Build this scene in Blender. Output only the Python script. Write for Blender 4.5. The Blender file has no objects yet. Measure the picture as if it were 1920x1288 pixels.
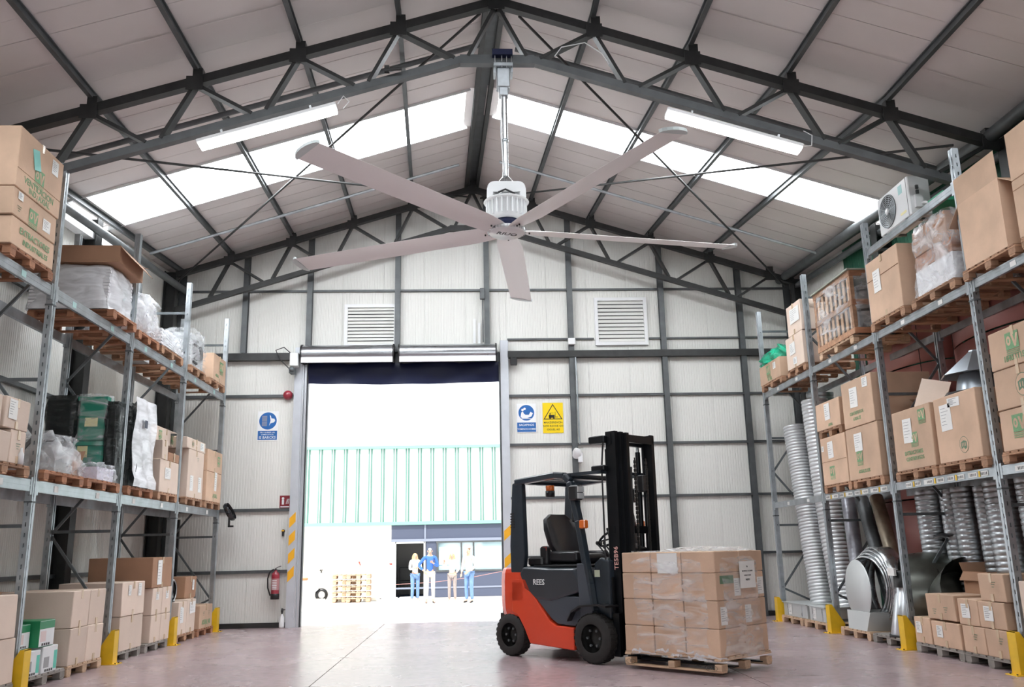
import bpy, bmesh, math, random
from mathutils import Vector, Matrix
PI = math.pi
S = bpy.context.scene
COL = S.collection

# ------------------------------------------------------------------ camera, sky, light, exposure
FOC, YAW, PIT, ROL, EYE = 1639.06, .0498, .2332, -.0206, 1.5624      # focal length in pixels of the 1920 wide frame
_F = Vector((math.sin(YAW)*math.cos(PIT), math.cos(YAW)*math.cos(PIT), math.sin(PIT)))
_R0 = Vector((math.cos(YAW), -math.sin(YAW), 0)); _U0 = _R0.cross(_F)
_R = _R0*math.cos(ROL)+_U0*math.sin(ROL); _U = -_R0*math.sin(ROL)+_U0*math.cos(ROL)
cam = bpy.data.objects.new('camera', bpy.data.cameras.new('camera')); COL.objects.link(cam)
m = Matrix((( _R.x, _U.x, -_F.x, 0), (_R.y, _U.y, -_F.y, 0), (_R.z, _U.z, -_F.z, EYE), (0, 0, 0, 1)))
cam.matrix_world = m
cam.data.sensor_width = 36; cam.data.lens = FOC/1920*36; cam.data.clip_end = 300
S.camera = cam
S.view_settings.view_transform = 'Standard'; S.view_settings.look = 'None'
S.view_settings.gamma = 1; S.view_settings.use_curve_mapping = False
S.view_settings.exposure = 1.0
try:
    S.cycles.max_bounces = 7; S.cycles.diffuse_bounces = 4; S.cycles.glossy_bounces = 3
    S.cycles.transparent_max_bounces = 12; S.cycles.transmission_bounces = 4
    S.cycles.sample_clamp_indirect = 6; S.cycles.use_denoising = True
    S.cycles.caustics_reflective = False; S.cycles.caustics_refractive = False
except Exception: pass
W = bpy.data.worlds.new('hazy_bright_sky'); S.world = W; W.use_nodes = True
wn = W.node_tree.nodes; wb = wn['Background']; wb.inputs[0].default_value = (.93, .97, 1, 1); wb.inputs[1].default_value = 1.15
sun = bpy.data.objects.new('sun', bpy.data.lights.new('sun', 'SUN')); COL.objects.link(sun)
sun.data.energy = 2.3; sun.data.angle = .01; sun.data.color = (1, .96, .9)
sun.rotation_euler = (math.radians(33), 0, math.radians(-14))
def area(name, loc, rot, sx, sy, p, col=(1, 1, 1)):
    l = bpy.data.lights.new(name, 'AREA'); l.shape = 'RECTANGLE'; l.size = sx; l.size_y = sy; l.energy = p; l.color = col
    o = bpy.data.objects.new(name, l); COL.objects.link(o); o.location = loc; o.rotation_euler = rot
    return o
# area lamp added behind the camera to fill the hall from its unseen end
area('unseen_fill_light', (.4, -7.6, 3.4), (math.radians(90), 0, 0), 5, 4.2, 110, (.96, .98, 1))

# ------------------------------------------------------------------ materials
MATS = {}
def mat(name, col, rough=.6, metal=0, var=0, vscale=3, bump=0, bscale=40, stretch=(1, 1, 1), rnd=0, coat=0, emit=0, col2=None, spec=.5):
    if name in MATS: return MATS[name]
    m = bpy.data.materials.new(name); MATS[name] = m; m.use_nodes = True
    n = m.node_tree.nodes; L = m.node_tree.links; b = n['Principled BSDF']
    c = (*col, 1); b.inputs['Base Color'].default_value = c
    b.inputs['Roughness'].default_value = rough; b.inputs['Metallic'].default_value = metal
    b.inputs['Specular IOR Level'].default_value = spec
    if coat: b.inputs['Coat Weight'].default_value = coat; b.inputs['Coat Roughness'].default_value = .1
    if emit: b.inputs['Emission Color'].default_value = c; b.inputs['Emission Strength'].default_value = emit
    if var or bump or rnd:
        tc = n.new('ShaderNodeTexCoord'); mp = n.new('ShaderNodeMapping'); L.new(tc.outputs['Object'], mp.inputs[0])
        mp.inputs['Scale'].default_value = stretch
    last = None
    if var or col2:
        nz = n.new('ShaderNodeTexNoise'); nz.inputs['Scale'].default_value = vscale; nz.inputs['Detail'].default_value = 5
        L.new(mp.outputs[0], nz.inputs[0])
        cr = n.new('ShaderNodeValToRGB'); cr.color_ramp.elements[0].position = .32; cr.color_ramp.elements[1].position = .68
        d = col2 or tuple(x*(1-var) for x in col)
        cr.color_ramp.elements[0].color = (*d, 1); cr.color_ramp.elements[1].color = c
        L.new(nz.outputs[0], cr.inputs[0]); last = cr.outputs[0]
        if metal > .3:
            mr = n.new('ShaderNodeMapRange'); mr.inputs[3].default_value = max(.05, rough-.12); mr.inputs[4].default_value = rough+.15
            L.new(nz.outputs[0], mr.inputs[0]); L.new(mr.outputs[0], b.inputs['Roughness'])
    if rnd:
        oi = n.new('ShaderNodeObjectInfo'); hs = n.new('ShaderNodeHueSaturation')
        mr = n.new('ShaderNodeMapRange'); mr.inputs[3].default_value = 1-rnd; mr.inputs[4].default_value = 1+rnd
        L.new(oi.outputs['Random'], mr.inputs[0]); L.new(mr.outputs[0], hs.inputs['Value'])
        if last is not None: L.new(last, hs.inputs['Color'])
        else: hs.inputs['Color'].default_value = c
        last = hs.outputs[0]
    if last is not None: L.new(last, b.inputs['Base Color'])
    if bump:
        nb = n.new('ShaderNodeTexNoise'); nb.inputs['Scale'].default_value = bscale; nb.inputs['Detail'].default_value = 3
        L.new(mp.outputs[0], nb.inputs[0]); bp = n.new('ShaderNodeBump'); bp.inputs['Strength'].default_value = bump
        bp.inputs['Distance'].default_value = .01
        L.new(nb.outputs[0], bp.inputs['Height']); L.new(bp.outputs[0], b.inputs['Normal'])
    return m
def film(name, a, tint=(.95, .97, 1), bs=7, st=(1, 1, 1), bump=.7):
    m = bpy.data.materials.new(name); MATS[name] = m; m.use_nodes = True
    n = m.node_tree.nodes; L = m.node_tree.links; b = n['Principled BSDF']; out = n['Material Output']
    b.inputs['Base Color'].default_value = (*tint, 1); b.inputs['Roughness'].default_value = .16
    tr = n.new('ShaderNodeBsdfTransparent'); mx = n.new('ShaderNodeMixShader')
    tc = n.new('ShaderNodeTexCoord'); mp = n.new('ShaderNodeMapping'); mp.inputs['Scale'].default_value = st
    mp.inputs['Rotation'].default_value = (.5, .2, 0)
    L.new(tc.outputs['Object'], mp.inputs[0])
    nz = n.new('ShaderNodeTexNoise'); nz.inputs['Scale'].default_value = bs; nz.inputs['Detail'].default_value = 6; nz.inputs['Distortion'].default_value = 1.2
    L.new(mp.outputs[0], nz.inputs[0])
    bp = n.new('ShaderNodeBump'); bp.inputs['Strength'].default_value = bump; bp.inputs['Distance'].default_value = .05
    L.new(nz.outputs[0], bp.inputs['Height']); L.new(bp.outputs[0], b.inputs['Normal'])
    cr = n.new('ShaderNodeMapRange'); cr.inputs[1].default_value = .35; cr.inputs[2].default_value = .7
    cr.inputs[3].default_value = max(0, a-.22); cr.inputs[4].default_value = min(1, a+.35)
    L.new(nz.outputs[0], cr.inputs[0]); L.new(cr.outputs[0], mx.inputs[0])
    L.new(tr.outputs[0], mx.inputs[1]); L.new(b.outputs[0], mx.inputs[2]); L.new(mx.outputs[0], out.inputs[0])
    return m
CARD = mat('cardboard', (.69, .48, .34), .8, var=.2, vscale=2.2, bump=.12, bscale=30, rnd=.10)
CARDP = mat('pale_cardboard', (.76, .62, .52), .8, var=.10, vscale=2, bump=.12, bscale=30, rnd=.08)
CARDD = mat('brown_cardboard', (.42, .24, .15), .85, var=.15, vscale=2, bump=.1, rnd=.08)
CARDI = mat('cardboard_inside', (.36, .22, .13), .85, var=.2)
TAPE = mat('packing_tape', (.66, .50, .34), .25, spec=.7)
PAPER = mat('white_paper', (.86, .86, .84), .6, var=.05)
INK = mat('black_ink', (.04, .04, .04), .6)
GREENINK = mat('green_print', (.22, .42, .22), .7, var=.25, vscale=12)
GINK2 = mat('dark_green_print', (.16, .26, .17), .7, var=.2, vscale=12)
CYANP = mat('turquoise_paper', (.28, .66, .60), .6, var=.06)
WOOD = mat('pallet_wood', (.47, .27, .165), .75, var=.35, vscale=3, bump=.2, bscale=12, stretch=(1, 6, 6), rnd=.25)
WOODP = mat('pale_pallet_wood', (.66, .46, .31), .75, var=.25, vscale=4, bump=.2, bscale=12, stretch=(1, 6, 6), rnd=.15)
WOODR = mat('reddish_pallet_wood', (.43, .20, .11), .75, var=.35, vscale=3, bump=.2, bscale=12, stretch=(1, 6, 6), rnd=.25)
WOODG = mat('grey_weathered_wood', (.36, .33, .30), .85, var=.3, vscale=3, bump=.2, rnd=.2)
GALV = mat('galvanised_steel', (.50, .54, .57), .36, .8, var=.28, vscale=6, bump=.05, bscale=60, rnd=.05)
GALVD = mat('dull_galvanised_steel', (.17, .19, .20), .5, .5, var=.35, vscale=5)
GALVB = mat('bright_duct_steel', (.66, .69, .71), .26, .92, var=.2, vscale=5)
DARKS = mat('dark_grey_painted_steel', (.035, .036, .036), .45, .2, var=.35, vscale=5)
MIDS = mat('grey_painted_steel', (.125, .135, .14), .45, .3, var=.3, vscale=4)
WALLP = mat('cream_wall_panel', (.80, .80, .765), .55, var=.05, vscale=.9, stretch=(1, 1, .25), bump=.03)
ROOFP = mat('pinkish_grey_roof_panel', (.76, .715, .70), .6, var=.10, vscale=.7, bump=.04)
YEL = mat('yellow_guard_paint', (.90, .56, .02), .4, var=.12, vscale=7)
RED = mat('red_extinguisher_paint', (.33, .03, .05), .3, coat=.4)
BLK = mat('black_plastic', (.018, .018, .02), .4, var=.2)
BLKG = mat('black_gloss', (.012, .013, .016), .25, coat=.3)
WHT = mat('white_paint', (.82, .83, .84), .4)
WHTG = mat('white_gloss', (.85, .87, .88), .25)
FILM = film('clear_stretch_film', .12, bs=2.2, st=(1, 1, 3), bump=.35)
FILMW = film('milky_stretch_film', .85, tint=(.86, .88, .92), bs=2, st=(1, 1, 4), bump=.15)
FILMC = film('crumpled_clear_film', .24, bs=3.5, bump=.5)
FILMB = film('black_stretch_film', .75, tint=(.02, .025, .025), bs=3, st=(1, 1, 5), bump=.35)

# ------------------------------------------------------------------ mesh helpers
class MB:
    def __init__(s): s.v = []; s.f = []; s.mi = []; s.sm = []
    def add(s, vs, fs, mi=0, sm=False):
        o = len(s.v); s.v += [tuple(v) for v in vs]
        for f in fs: s.f.append([i+o for i in f]); s.mi.append(mi); s.sm.append(sm)
        return s
    def bx(s, x0, x1, y0, y1, z0, z1, mi=0, M=None):
        vs = [Vector(p) for p in ((x0,y0,z0),(x1,y0,z0),(x1,y1,z0),(x0,y1,z0),(x0,y0,z1),(x1,y0,z1),(x1,y1,z1),(x0,y1,z1))]
        if M: vs = [M @ v for v in vs]
        return s.add(vs, [(0,3,2,1),(4,5,6,7),(0,1,5,4),(1,2,6,5),(2,3,7,6),(3,0,4,7)], mi)
    def hexa(s, vs, mi=0):
        return s.add(vs, [(0,3,2,1),(4,5,6,7),(0,1,5,4),(1,2,6,5),(2,3,7,6),(3,0,4,7)], mi)
    def cbx(s, x0, x1, y0, y1, z0, z1, c=.006, mi=0):            # box with chamfered vertical + top edges
        P = lambda d, z: [(x0+d,y0,z),(x1-d,y0,z),(x1,y0+d,z),(x1,y1-d,z),(x1-d,y1,z),(x0+d,y1,z),(x0,y1-d,z),(x0,y0+d,z)]
        Q = lambda d, z: [(x0+c+d,y0+c,z),(x1-c-d,y0+c,z),(x1-c,y0+c+d,z),(x1-c,y1-c-d,z),(x1-c-d,y1-c,z),(x0+c+d,y1-c,z),(x0+c,y1-c-d,z),(x0+c,y0+c+d,z)]
        vs = Q(c,z0)+P(c,z0+c)+P(c,z1-c)+Q(c,z1); fs = [tuple(range(7,-1,-1)), tuple(range(24,32))]
        for r in range(3):
            for i in range(8): fs.append((r*8+i, r*8+(i+1)%8, r*8+8+(i+1)%8, r*8+8+i))
        return s.add(vs, fs, mi)
    def beam(s, p, q, w, h, up=(0,0,1), mi=0, c=0):
        p = Vector(p); q = Vector(q); d = (q-p).normalized(); up = Vector(up)
        if abs(d.dot(up)) > .98: up = Vector((0,1,0))
        a = d.cross(up).normalized()*w/2; b = a.cross(d).normalized()*h/2
        vs = [p-a-b, p+a-b, p+a+b, p-a+b, q-a-b, q+a-b, q+a+b, q-a+b]
        return s.add(vs, [(0,1,2,3),(4,7,6,5),(0,4,5,1),(1,5,6,2),(2,6,7,3),(3,7,4,0)], mi)
    def ibeam(s, p, q, w, h, t=.012, up=(0,0,1), mi=0):          # I section, flanges w wide, h high
        p = Vector(p); q = Vector(q); d = (q-p).normalized(); up = Vector(up)
        if abs(d.dot(up)) > .98: up = Vector((0,1,0))
        a = d.cross(up).normalized(); b = a.cross(d).normalized()
        s.beam(p+b*(h/2-t/2), q+b*(h/2-t/2), w, t, b, mi); s.beam(p-b*(h/2-t/2), q-b*(h/2-t/2), w, t, b, mi)
        s.beam(p, q, t, h-2*t, b, mi); return s
    def path(s, pts, r, n=8, mi=0, caps=True, sm=True):
        pts = [Vector(p) for p in pts]; rr = r if isinstance(r, (list, tuple)) else [r]*len(pts)
        vs = []; up = Vector((0, 0, 1)); pa = None
        for i, p in enumerate(pts):
            d = (pts[min(i+1, len(pts)-1)]-pts[max(i-1, 0)]).normalized()
            if pa is None: a = d.cross(up if abs(d.z) < .95 else Vector((0, 1, 0))).normalized()
            else: a = (pa-d*pa.dot(d)).normalized()
            pa = a; b = d.cross(a)
            for k in range(n):
                t = 2*PI*k/n; vs.append(p+(a*math.cos(t)+b*math.sin(t))*rr[i])
        fs = [(i*n+k, i*n+(k+1)%n, (i+1)*n+(k+1)%n, (i+1)*n+k) for i in range(len(pts)-1) for k in range(n)]
        s.add(vs, fs, mi, sm)
        if caps: s.add(vs[:n], [tuple(range(n-1, -1, -1))], mi); s.add(vs[-n:], [tuple(range(n))], mi)
        return s
    def lathe(s, prof, n=20, c=(0,0,0), M=None, mi=0, sm=True, arc=2*PI):
        vs = []; full = arc > 6.28; m = n if full else n+1
        for r, z in prof:
            for k in range(m):
                t = arc*k/n; v = Vector((r*math.cos(t), r*math.sin(t), z)); v = M @ v if M else v
                vs.append(v+Vector(c))
        fs = [(i*m+k, i*m+(k+1)%m, (i+1)*m+(k+1)%m, (i+1)*m+k) for i in range(len(prof)-1) for k in range(m if full else n)]
        return s.add(vs, fs, mi, sm)
    def prism(s, poly, a0, a1, f, mi=0):                          # poly of (u,v); f(u,v,a) -> point
        n = len(poly); vs = [f(u, v, a0) for u, v in poly]+[f(u, v, a1) for u, v in poly]
        fs = [tuple(range(n-1, -1, -1)), tuple(range(n, 2*n))]+[(i, (i+1) % n, n+(i+1) % n, n+i) for i in range(n)]
        return s.add(vs, fs, mi)
    def mesh(s, name, mats):
        me = bpy.data.meshes.new(name); me.from_pydata(s.v, [], s.f)
        for m in (mats if isinstance(mats, (list, tuple)) else [mats]): me.materials.append(m)
        me.polygons.foreach_set('material_index', s.mi); me.polygons.foreach_set('use_smooth', s.sm)
        b = bmesh.new(); b.from_mesh(me); bmesh.ops.recalc_face_normals(b, faces=b.faces); b.to_mesh(me); b.free()
        me.update(); return me
    def build(s, name, mats, parent=None, **kw): return put(s.mesh(name, mats), name, parent, **kw)
def put(me, name, parent=None, loc=(0,0,0), rz=0, rot=None, bevel=0, scale=None):
    o = bpy.data.objects.new(name, me); COL.objects.link(o); o.location = loc
    o.rotation_euler = rot or (0, 0, rz)
    if scale: o.scale = scale
    if parent: o.parent = parent
    if bevel:
        b = o.modifiers.new('bevel', 'BEVEL'); b.width = bevel; b.segments = 4 if bevel > .02 else 2; b.limit_method = 'ANGLE'
    return o
def tag(o, label=None, cat=None, group=None, kind=None):
    if label: o['label'] = label
    if cat: o['category'] = cat
    if group: o['group'] = group
    if kind: o['kind'] = kind
    return o
def empty(name, loc=(0,0,0), rz=0, parent=None, label=None, cat=None, group=None, kind=None):
    o = bpy.data.objects.new(name, None); COL.objects.link(o); o.location = loc; o.rotation_euler = (0, 0, rz); o.empty_display_size = .1
    if parent: o.parent = parent
    return tag(o, label, cat, group, kind)
ROTX = (PI/2, 0, PI/2)          # text upright on a face whose normal is local +x
FONTS = {}
def text(name, txt, size, mt, parent, loc, rot=ROTX, align='CENTER', ext=.0008, sx=1):
    key = (txt, size, mt.name, align, sx)
    if key not in FONTS:
        c = bpy.data.curves.new(name, 'FONT'); c.body = txt; c.size = size; c.align_x = align; c.align_y = 'CENTER'; c.extrude = ext
        c.resolution_u = 2; c.space_line = .85; c.offset = size*.012
        t_ = bpy.data.objects.new('t', c); COL.objects.link(t_); dg = bpy.context.evaluated_depsgraph_get()
        me = bpy.data.meshes.new_from_object(t_.evaluated_get(dg)); bpy.data.objects.remove(t_); bpy.data.curves.remove(c)
        me.name = name; me.materials.clear(); me.materials.append(mt); FONTS[key] = me
    o = bpy.data.objects.new(name, FONTS[key].copy()); COL.objects.link(o); o.location = loc; o.rotation_euler = rot; o.parent = parent; o.scale = (sx, 1, 1)
    return o
# pixel of the 1920x1288 photograph -> point of a world plane (used to measure things that lie in that plane)
def at(px, py, X=None, Y=None, Z=None):
    d = _F+_R*(px-960)/FOC-_U*(py-644)/FOC
    t = X/d.x if X is not None else Y/d.y if Y is not None else (Z-EYE)/d.z
    return Vector((0, 0, EYE))+d*t
random.seed(7)
R = random.uniform

# ------------------------------------------------------------------ the hall
XL, XR, YB, YF = -7.25, 8.25, -8.0, 20.79
XRID, ZRID, SLP = .447, 9.95, .3115
def ridge(Y):
    t = max(0, (Y-11.65)/8.65); return XRID-.357*t, ZRID+.65*t
def roofz(X, Y):
    xr, zr = ridge(Y); return zr-SLP*abs(X-xr)
FLOORM = bpy.data.materials.new('polished_concrete_floor'); FLOORM.use_nodes = True
def _floor():
    n = FLOORM.node_tree.nodes; L = FLOORM.node_tree.links; b = n['Principled BSDF']
    tc = n.new('ShaderNodeTexCoord')
    n1 = n.new('ShaderNodeTexNoise'); n1.inputs['Scale'].default_value = .8; n1.inputs['Detail'].default_value = 9; n1.inputs['Distortion'].default_value = .3
    n2 = n.new('ShaderNodeTexNoise'); n2.inputs['Scale'].default_value = 9; n2.inputs['Detail'].default_value = 8
    L.new(tc.outputs['Object'], n1.inputs[0]); L.new(tc.outputs['Object'], n2.inputs[0])
    c1 = n.new('ShaderNodeValToRGB'); e = c1.color_ramp.elements
    e[0].position = .3; e[0].color = (.385, .285, .295, 1); e[1].position = .8; e[1].color = (.49, .395, .405, 1)
    L.new(n1.outputs[0], c1.inputs[0])
    c2 = n.new('ShaderNodeValToRGB'); e = c2.color_ramp.elements
    e[0].position = .3; e[0].color = (.78, .78, .78, 1); e[1].position = .6; e[1].color = (1, 1, 1, 1)
    L.new(n2.outputs[0], c2.inputs[0])
    mx = n.new('ShaderNodeMix'); mx.data_type = 'RGBA'; mx.blend_type = 'MULTIPLY'; mx.inputs[0].default_value = 1
    L.new(c1.outputs[0], mx.inputs[6]); L.new(c2.outputs[0], mx.inputs[7]); L.new(mx.outputs[2], b.inputs['Base Color'])
    mr = n.new('ShaderNodeMapRange'); mr.inputs[3].default_value = .20; mr.inputs[4].default_value = .34
    L.new(n1.outputs[0], mr.inputs[0]); L.new(mr.outputs[0], b.inputs['Roughness'])
    bp = n.new('ShaderNodeBump'); bp.inputs['Strength'].default_value = .08; bp.inputs['Distance'].default_value = .01
    L.new(n2.outputs[0], bp.inputs['Height']); L.new(bp.outputs[0], b.inputs['Normal'])
_floor()
fl = MB().bx(XL-.1, XR+.1, YB, 21.2, -.3, -.02).build('floor', DARKS); tag(fl, kind='structure')
for x0, x1 in ((XL-.1, -2.0), (-2.0, 3.4), (3.4, XR+.1)):
    MB().bx(x0+.006, x1-.006, YB, 21.2, -.1, 0).build('slab', FLOORM, fl)
GROUND = mat('sunlit_concrete_yard', (.80, .78, .75), .8, var=.06, vscale=.4)
tag(MB().bx(-30, 30, 21.2, 60, -.3, -.01).build('ground', GROUND), kind='structure')

# --- ceiling: sandwich panels, translucent strips, purlins
ceil = empty('ceiling', kind='structure')
def roofpanel(side, y0, y1, name, mt, xa=None, xb=None, th=.06, dz=0, gap=.006):
    mb = MB(); a, b = y0+gap, y1-gap
    def P(t, y, z):
        xr = ridge(y)[0]; xe = XL-.35 if side < 0 else XR+.35
        x0 = xr+side*.16 if xa is None else xa; x1 = xe if xb is None else xb
        X = x0+(x1-x0)*t; return (X, y, roofz(X, y)+dz+z)
    mb.hexa([P(0,a,0), P(1,a,0), P(1,b,0), P(0,b,0), P(0,a,th), P(1,a,th), P(1,b,th), P(0,b,th)])
    if name == 'roof_panel':                                     # shallow lining ribs on the underside
        for i in range(1, 4):
            y = a+(b-a)*i/4
            mb.hexa([P(0,y-.012,-.006), P(1,y-.012,-.006), P(1,y+.012,-.006), P(0,y+.012,-.006), P(0,y-.006,0), P(1,y-.006,0), P(1,y+.006,0), P(0,y+.006,0)])
    return mb.build(name, mt, ceil)
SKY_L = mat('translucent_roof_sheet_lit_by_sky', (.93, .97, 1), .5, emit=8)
SKY_F = mat('unseen_fill_roof_strip', (.93, .97, 1), .5, emit=4)  # weaker glow for the roof strip added out of view as fill
bands = [(15.05, 16.85, 15.05, 16.3), (7.0, 8.6, 7.0, 8.6)]  # second strip lies out of view, added for its light
for side in (-1, 1):
    cuts = [YB]
    for b in reversed(bands): cuts += [b[0] if side < 0 else b[2], b[1] if side < 0 else b[3]]
    cuts.append(20.95)
    for i in range(0, len(cuts), 2):
        y0, y1 = cuts[i], cuts[i+1]; n = max(1, round((y1-y0)/2.2))
        if i == 2: ys = [8.6, 10.26, 12.65, 15.05]
        else: ys = [y0+(y1-y0)*k/n for k in range(n+1)]
        for p, q in zip(ys, ys[1:]): roofpanel(side, p, q, 'roof_panel', ROOFP)
        for p, q in ((y0, min(y1, 11.65)), (11.65, y1)):
            if q > max(p, y0)+.01: roofpanel(side, max(p, y0), q, 'roof_gap_light_blocker', WHT, th=.02, dz=.075, gap=0)  # unseen sheet added over the panel gaps to stop light leaking in
    for i in range(1, len(cuts)-1, 2):
        y0, y1 = cuts[i], cuts[i+1]
        for k in range(5):                                        # sheets split at the purlins
            xr = ridge(y0)[0]; xe = (XL+.35 if side < 0 else XR-.35)
            xa = xr+side*(.3+1.457*k); xb = xr+side*(.3+1.457*(k+1)) if k < 4 else xe
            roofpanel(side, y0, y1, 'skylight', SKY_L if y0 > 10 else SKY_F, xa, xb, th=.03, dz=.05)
        for ye in (y0, y1):                                       # white flashings along the strip
            mb = MB(); xr = ridge(ye)[0]; xe = XL if side < 0 else XR
            mb.beam((xr+side*.25, ye, roofz(xr+side*.25, ye)-.01), (xe, ye, roofz(xe, ye)-.01), .035, .07)
            mb.build('skylight_flashing', WHT, ceil)
        xe = XL+.2 if side < 0 else XR-.2
        MB().beam((xe, y0, roofz(xe, y0)+.03), (xe, y1, roofz(xe, y1)+.03), .35, .06).build('roof_panel', ROOFP, ceil)
        MB().beam((ridge(y0)[0]+side*.2, y0, roofz(ridge(y0)[0]+.2, y0)+.03), (ridge(y1)[0]+side*.2, y1, roofz(ridge(y1)[0]+.2, y1)+.03), .25, .06).build('roof_panel', ROOFP, ceil)
MB().beam((XRID, YB, ZRID+.02), (XRID, 11.65, ZRID+.02), .5, .05).beam((XRID, 11.65, ZRID+.02), (ridge(20.9)[0], 20.9, ridge(20.9)[1]+.02), .5, .05).build('ridge_flashing', MIDS, ceil)
for i in (-5, -4, -3, -2, -1, 1, 2, 3, 4, 5):
    mb = MB(); x = XRID+i*1.457
    if i == -5: x = XL+.28
    if i == 5: x = XR-.28
    pts = []
    for Y in (YB, 11.65, 20.75):
        X = x+(ridge(Y)[0]-XRID)*(1 if abs(i) < 5 else 0); pts.append(Vector((X, Y, roofz(X, Y)-.085)))
    for p, q in zip(pts, pts[1:]): mb.ibeam(p, q, .07, .12, .014)
    mb.build('purlin', MIDS, ceil)
for s in (-1, 1):
    mb = MB(); pts = [Vector((ridge(Y)[0]+s*.13, Y, ridge(Y)[1]-.13)) for Y in (YB, 11.65, 20.75)]
    for p, q in zip(pts, pts[1:]): mb.ibeam(p, q, .08, .16, .014)
    mb.build('purlin', DARKS, ceil)

# --- walls of ribbed panels
def ribpanel(x0, x1, z0, zt, y, step=.0625, th=.08, dz=.0045):
    mb = MB(); xs = [x0+.003]; n = max(1, round((x1-x0)/step))
    prof = [(x0+.003, 0)]
    for k in range(n):
        c = x0+(k+.5)*(x1-x0)/n
        prof += [(c-.009, 0), (c-.004, dz), (c+.004, dz), (c+.009, 0)]
    prof.append((x1-.003, 0)); m = len(prof); vs = []
    for X, d in prof: vs.append((X, y+d, z0))
    for X, d in prof: vs.append((X, y+d, zt(X)))
    fs = [(i, i+1, m+i+1, m+i) for i in range(m-1)]
    o = len(vs); vs += [(x0-.004, y+th, z0), (x1+.004, y+th, z0), (x1+.004, y+th, zt(x1)), (x0-.004, y+th, zt(x0))]
    fs += [(o, o+1, o+2, o+3), (0, o, o+3, m), (m-1, o+1, o+2, 2*m-1)]
    return mb.add(vs, fs)
wb_ = empty('wall_back', kind='structure')
DX0, DX1, DZ = -3.90, .74, 6.28
x = -7.4
edges = [XL-.05]+[-7.1+k for k in range(16)]+[XR+.05]
edges = sorted(set([round(e, 3) for e in edges if XL-.05 <= e <= XR+.05]+[DX0, DX1]))
LOUV = ((-3.0, -1.8, 6.47, 7.47), (3.13, 4.35, 6.47, 7.60))
for a, b in zip(edges, edges[1:]):
    mid = (a+b)/2; top = lambda X: roofz(X, 20.85)-.0
    indoor = DX0-.01 < mid < DX1+.01
    z0 = DZ if indoor else 0
    ribpanel(a, b, z0, top, YF).build('wall_panel', WALLP, wb_)
def columns(xs, z0, zt):
    for X in xs:
        t = zt if zt else roofz(X, 20.6)-.1
        MB().ibeam((X, YF-.08, z0), (X, YF-.08, t), .13, .14, .014, up=(0, 1, 0)).build('wall_column', MIDS, wb_)
columns((-6.95, 2.48, 4.76, 6.72, 7.95), 0, None); columns((-5.42, -3.88, -1.75, .43), 6.3, None)
def girt(z, x0, x1, h=.06, w=.06, m_=MIDS, dy=.03):
    MB().beam((x0, YF-dy, z), (x1, YF-dy, z), w, h).build('girt', m_, wb_)
for z in (5.26, 2.60, 1.22): girt(z, XL, -4.18, .07, .06)
for z in (5.20, 4.02, 2.77, 1.42): girt(z, .92, XR, .055, .06)
girt(6.20, XL, -4.18, .17, .16, DARKS, .1); girt(6.20, .92, XR, .16, .17, DARKS, .1)
girt(7.86, XL, XR, .05, .05); girt(6.60, .92, 3.05, .04); girt(6.60, 4.42, XR, .04)
for x0, x1 in ((XL, -4.18), (.92, XR)):
    MB().bx(x0, x1, YF-.05, YF, 0, .11).build('skirting', DARKS, wb_)
# louvred vents in the gable
for i, (a, b, z0, z1) in enumerate(LOUV):
    v = empty('louvre_vent', (0, 0, 0), label=('white louvred wall vent right of the fan above the signs', 'white louvred wall vent above the roller door, left of the fan')[i == 0], cat='vent', group='louvred vents in the gable wall')
    f = MB()
    for p, q in (((a, z0), (b, z0)), ((a, z1), (b, z1))): f.bx(p[0]-.04, q[0]+.04, YF-.075, YF-.004, p[1]-.04, p[1]+.04)
    for X in (a, b): f.bx(X-.04, X+.04, YF-.072, YF-.004, z0, z1)
    f.build('frame', WHT, v)
    MB().bx(a, b, YF-.012, YF-.002, z0, z1).build('backing', MIDS, v)
    n = 11
    sl = MB(); h = (z1-z0-.08)/n
    sl.hexa([(a+.04, -.06, -h*.42), (b-.04, -.06, -h*.42), (b-.04, -.052, -h*.42), (a+.04, -.052, -h*.42),
             (a+.04, -.02, h*.45), (b-.04, -.02, h*.45), (b-.04, -.012, h*.45), (a+.04, -.012, h*.45)])
    me = sl.mesh('slat', WALLP)
    for k in range(n): put(me, 'slat', v, (0, YF, z0+.04+h*(k+.5)))
# side walls
wl = empty('wall_left', kind='structure'); wr = empty('wall_right', kind='structure')
def roty(mb, X, flip):                                           # panel built in x/y swaps to y/x
    mb.v = [((X+(v[1]-YF)*flip), v[0], v[2]) for v in mb.v]; return mb
SKYW = mat('window_lit_by_sky', (.9, .96, 1), .4, emit=2.5)
for k in range(29):
    y0 = YB+k; y1 = min(y0+1, 20.79)
    roty(ribpanel(y0, y1, 0, lambda y: roofz(XL, y)-.02, YF), XL, -1).build('wall_panel', WALLP, wl)
for z in (1.3, 2.75, 4.3, 5.9): MB().beam((XL+.05, YB, z), (XL+.05, YF, z), .08, .07).build('girt', MIDS, wl)
for Y in (-2, 5.2, 11.65, 15.9, 20.3):
    MB().ibeam((XL+.16, Y, 0), (XL+.16, Y, roofz(XL, Y)-.1), .24, .28, .02, up=(1, 0, 0)).build('wall_column', DARKS, wl)
    MB().ibeam((XR-.16, Y, 0), (XR-.16, Y, roofz(XR, Y)-.1), .24, .28, .02, up=(1, 0, 0)).build('wall_column', DARKS, wr)
DGREEN = mat('dark_green_wall_paint', (.015, .105, .06), .5, var=.3)
REDP = mat('faded_red_sheet_metal', (.46, .19, .17), .36, .1, var=.25, vscale=1.2)
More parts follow.
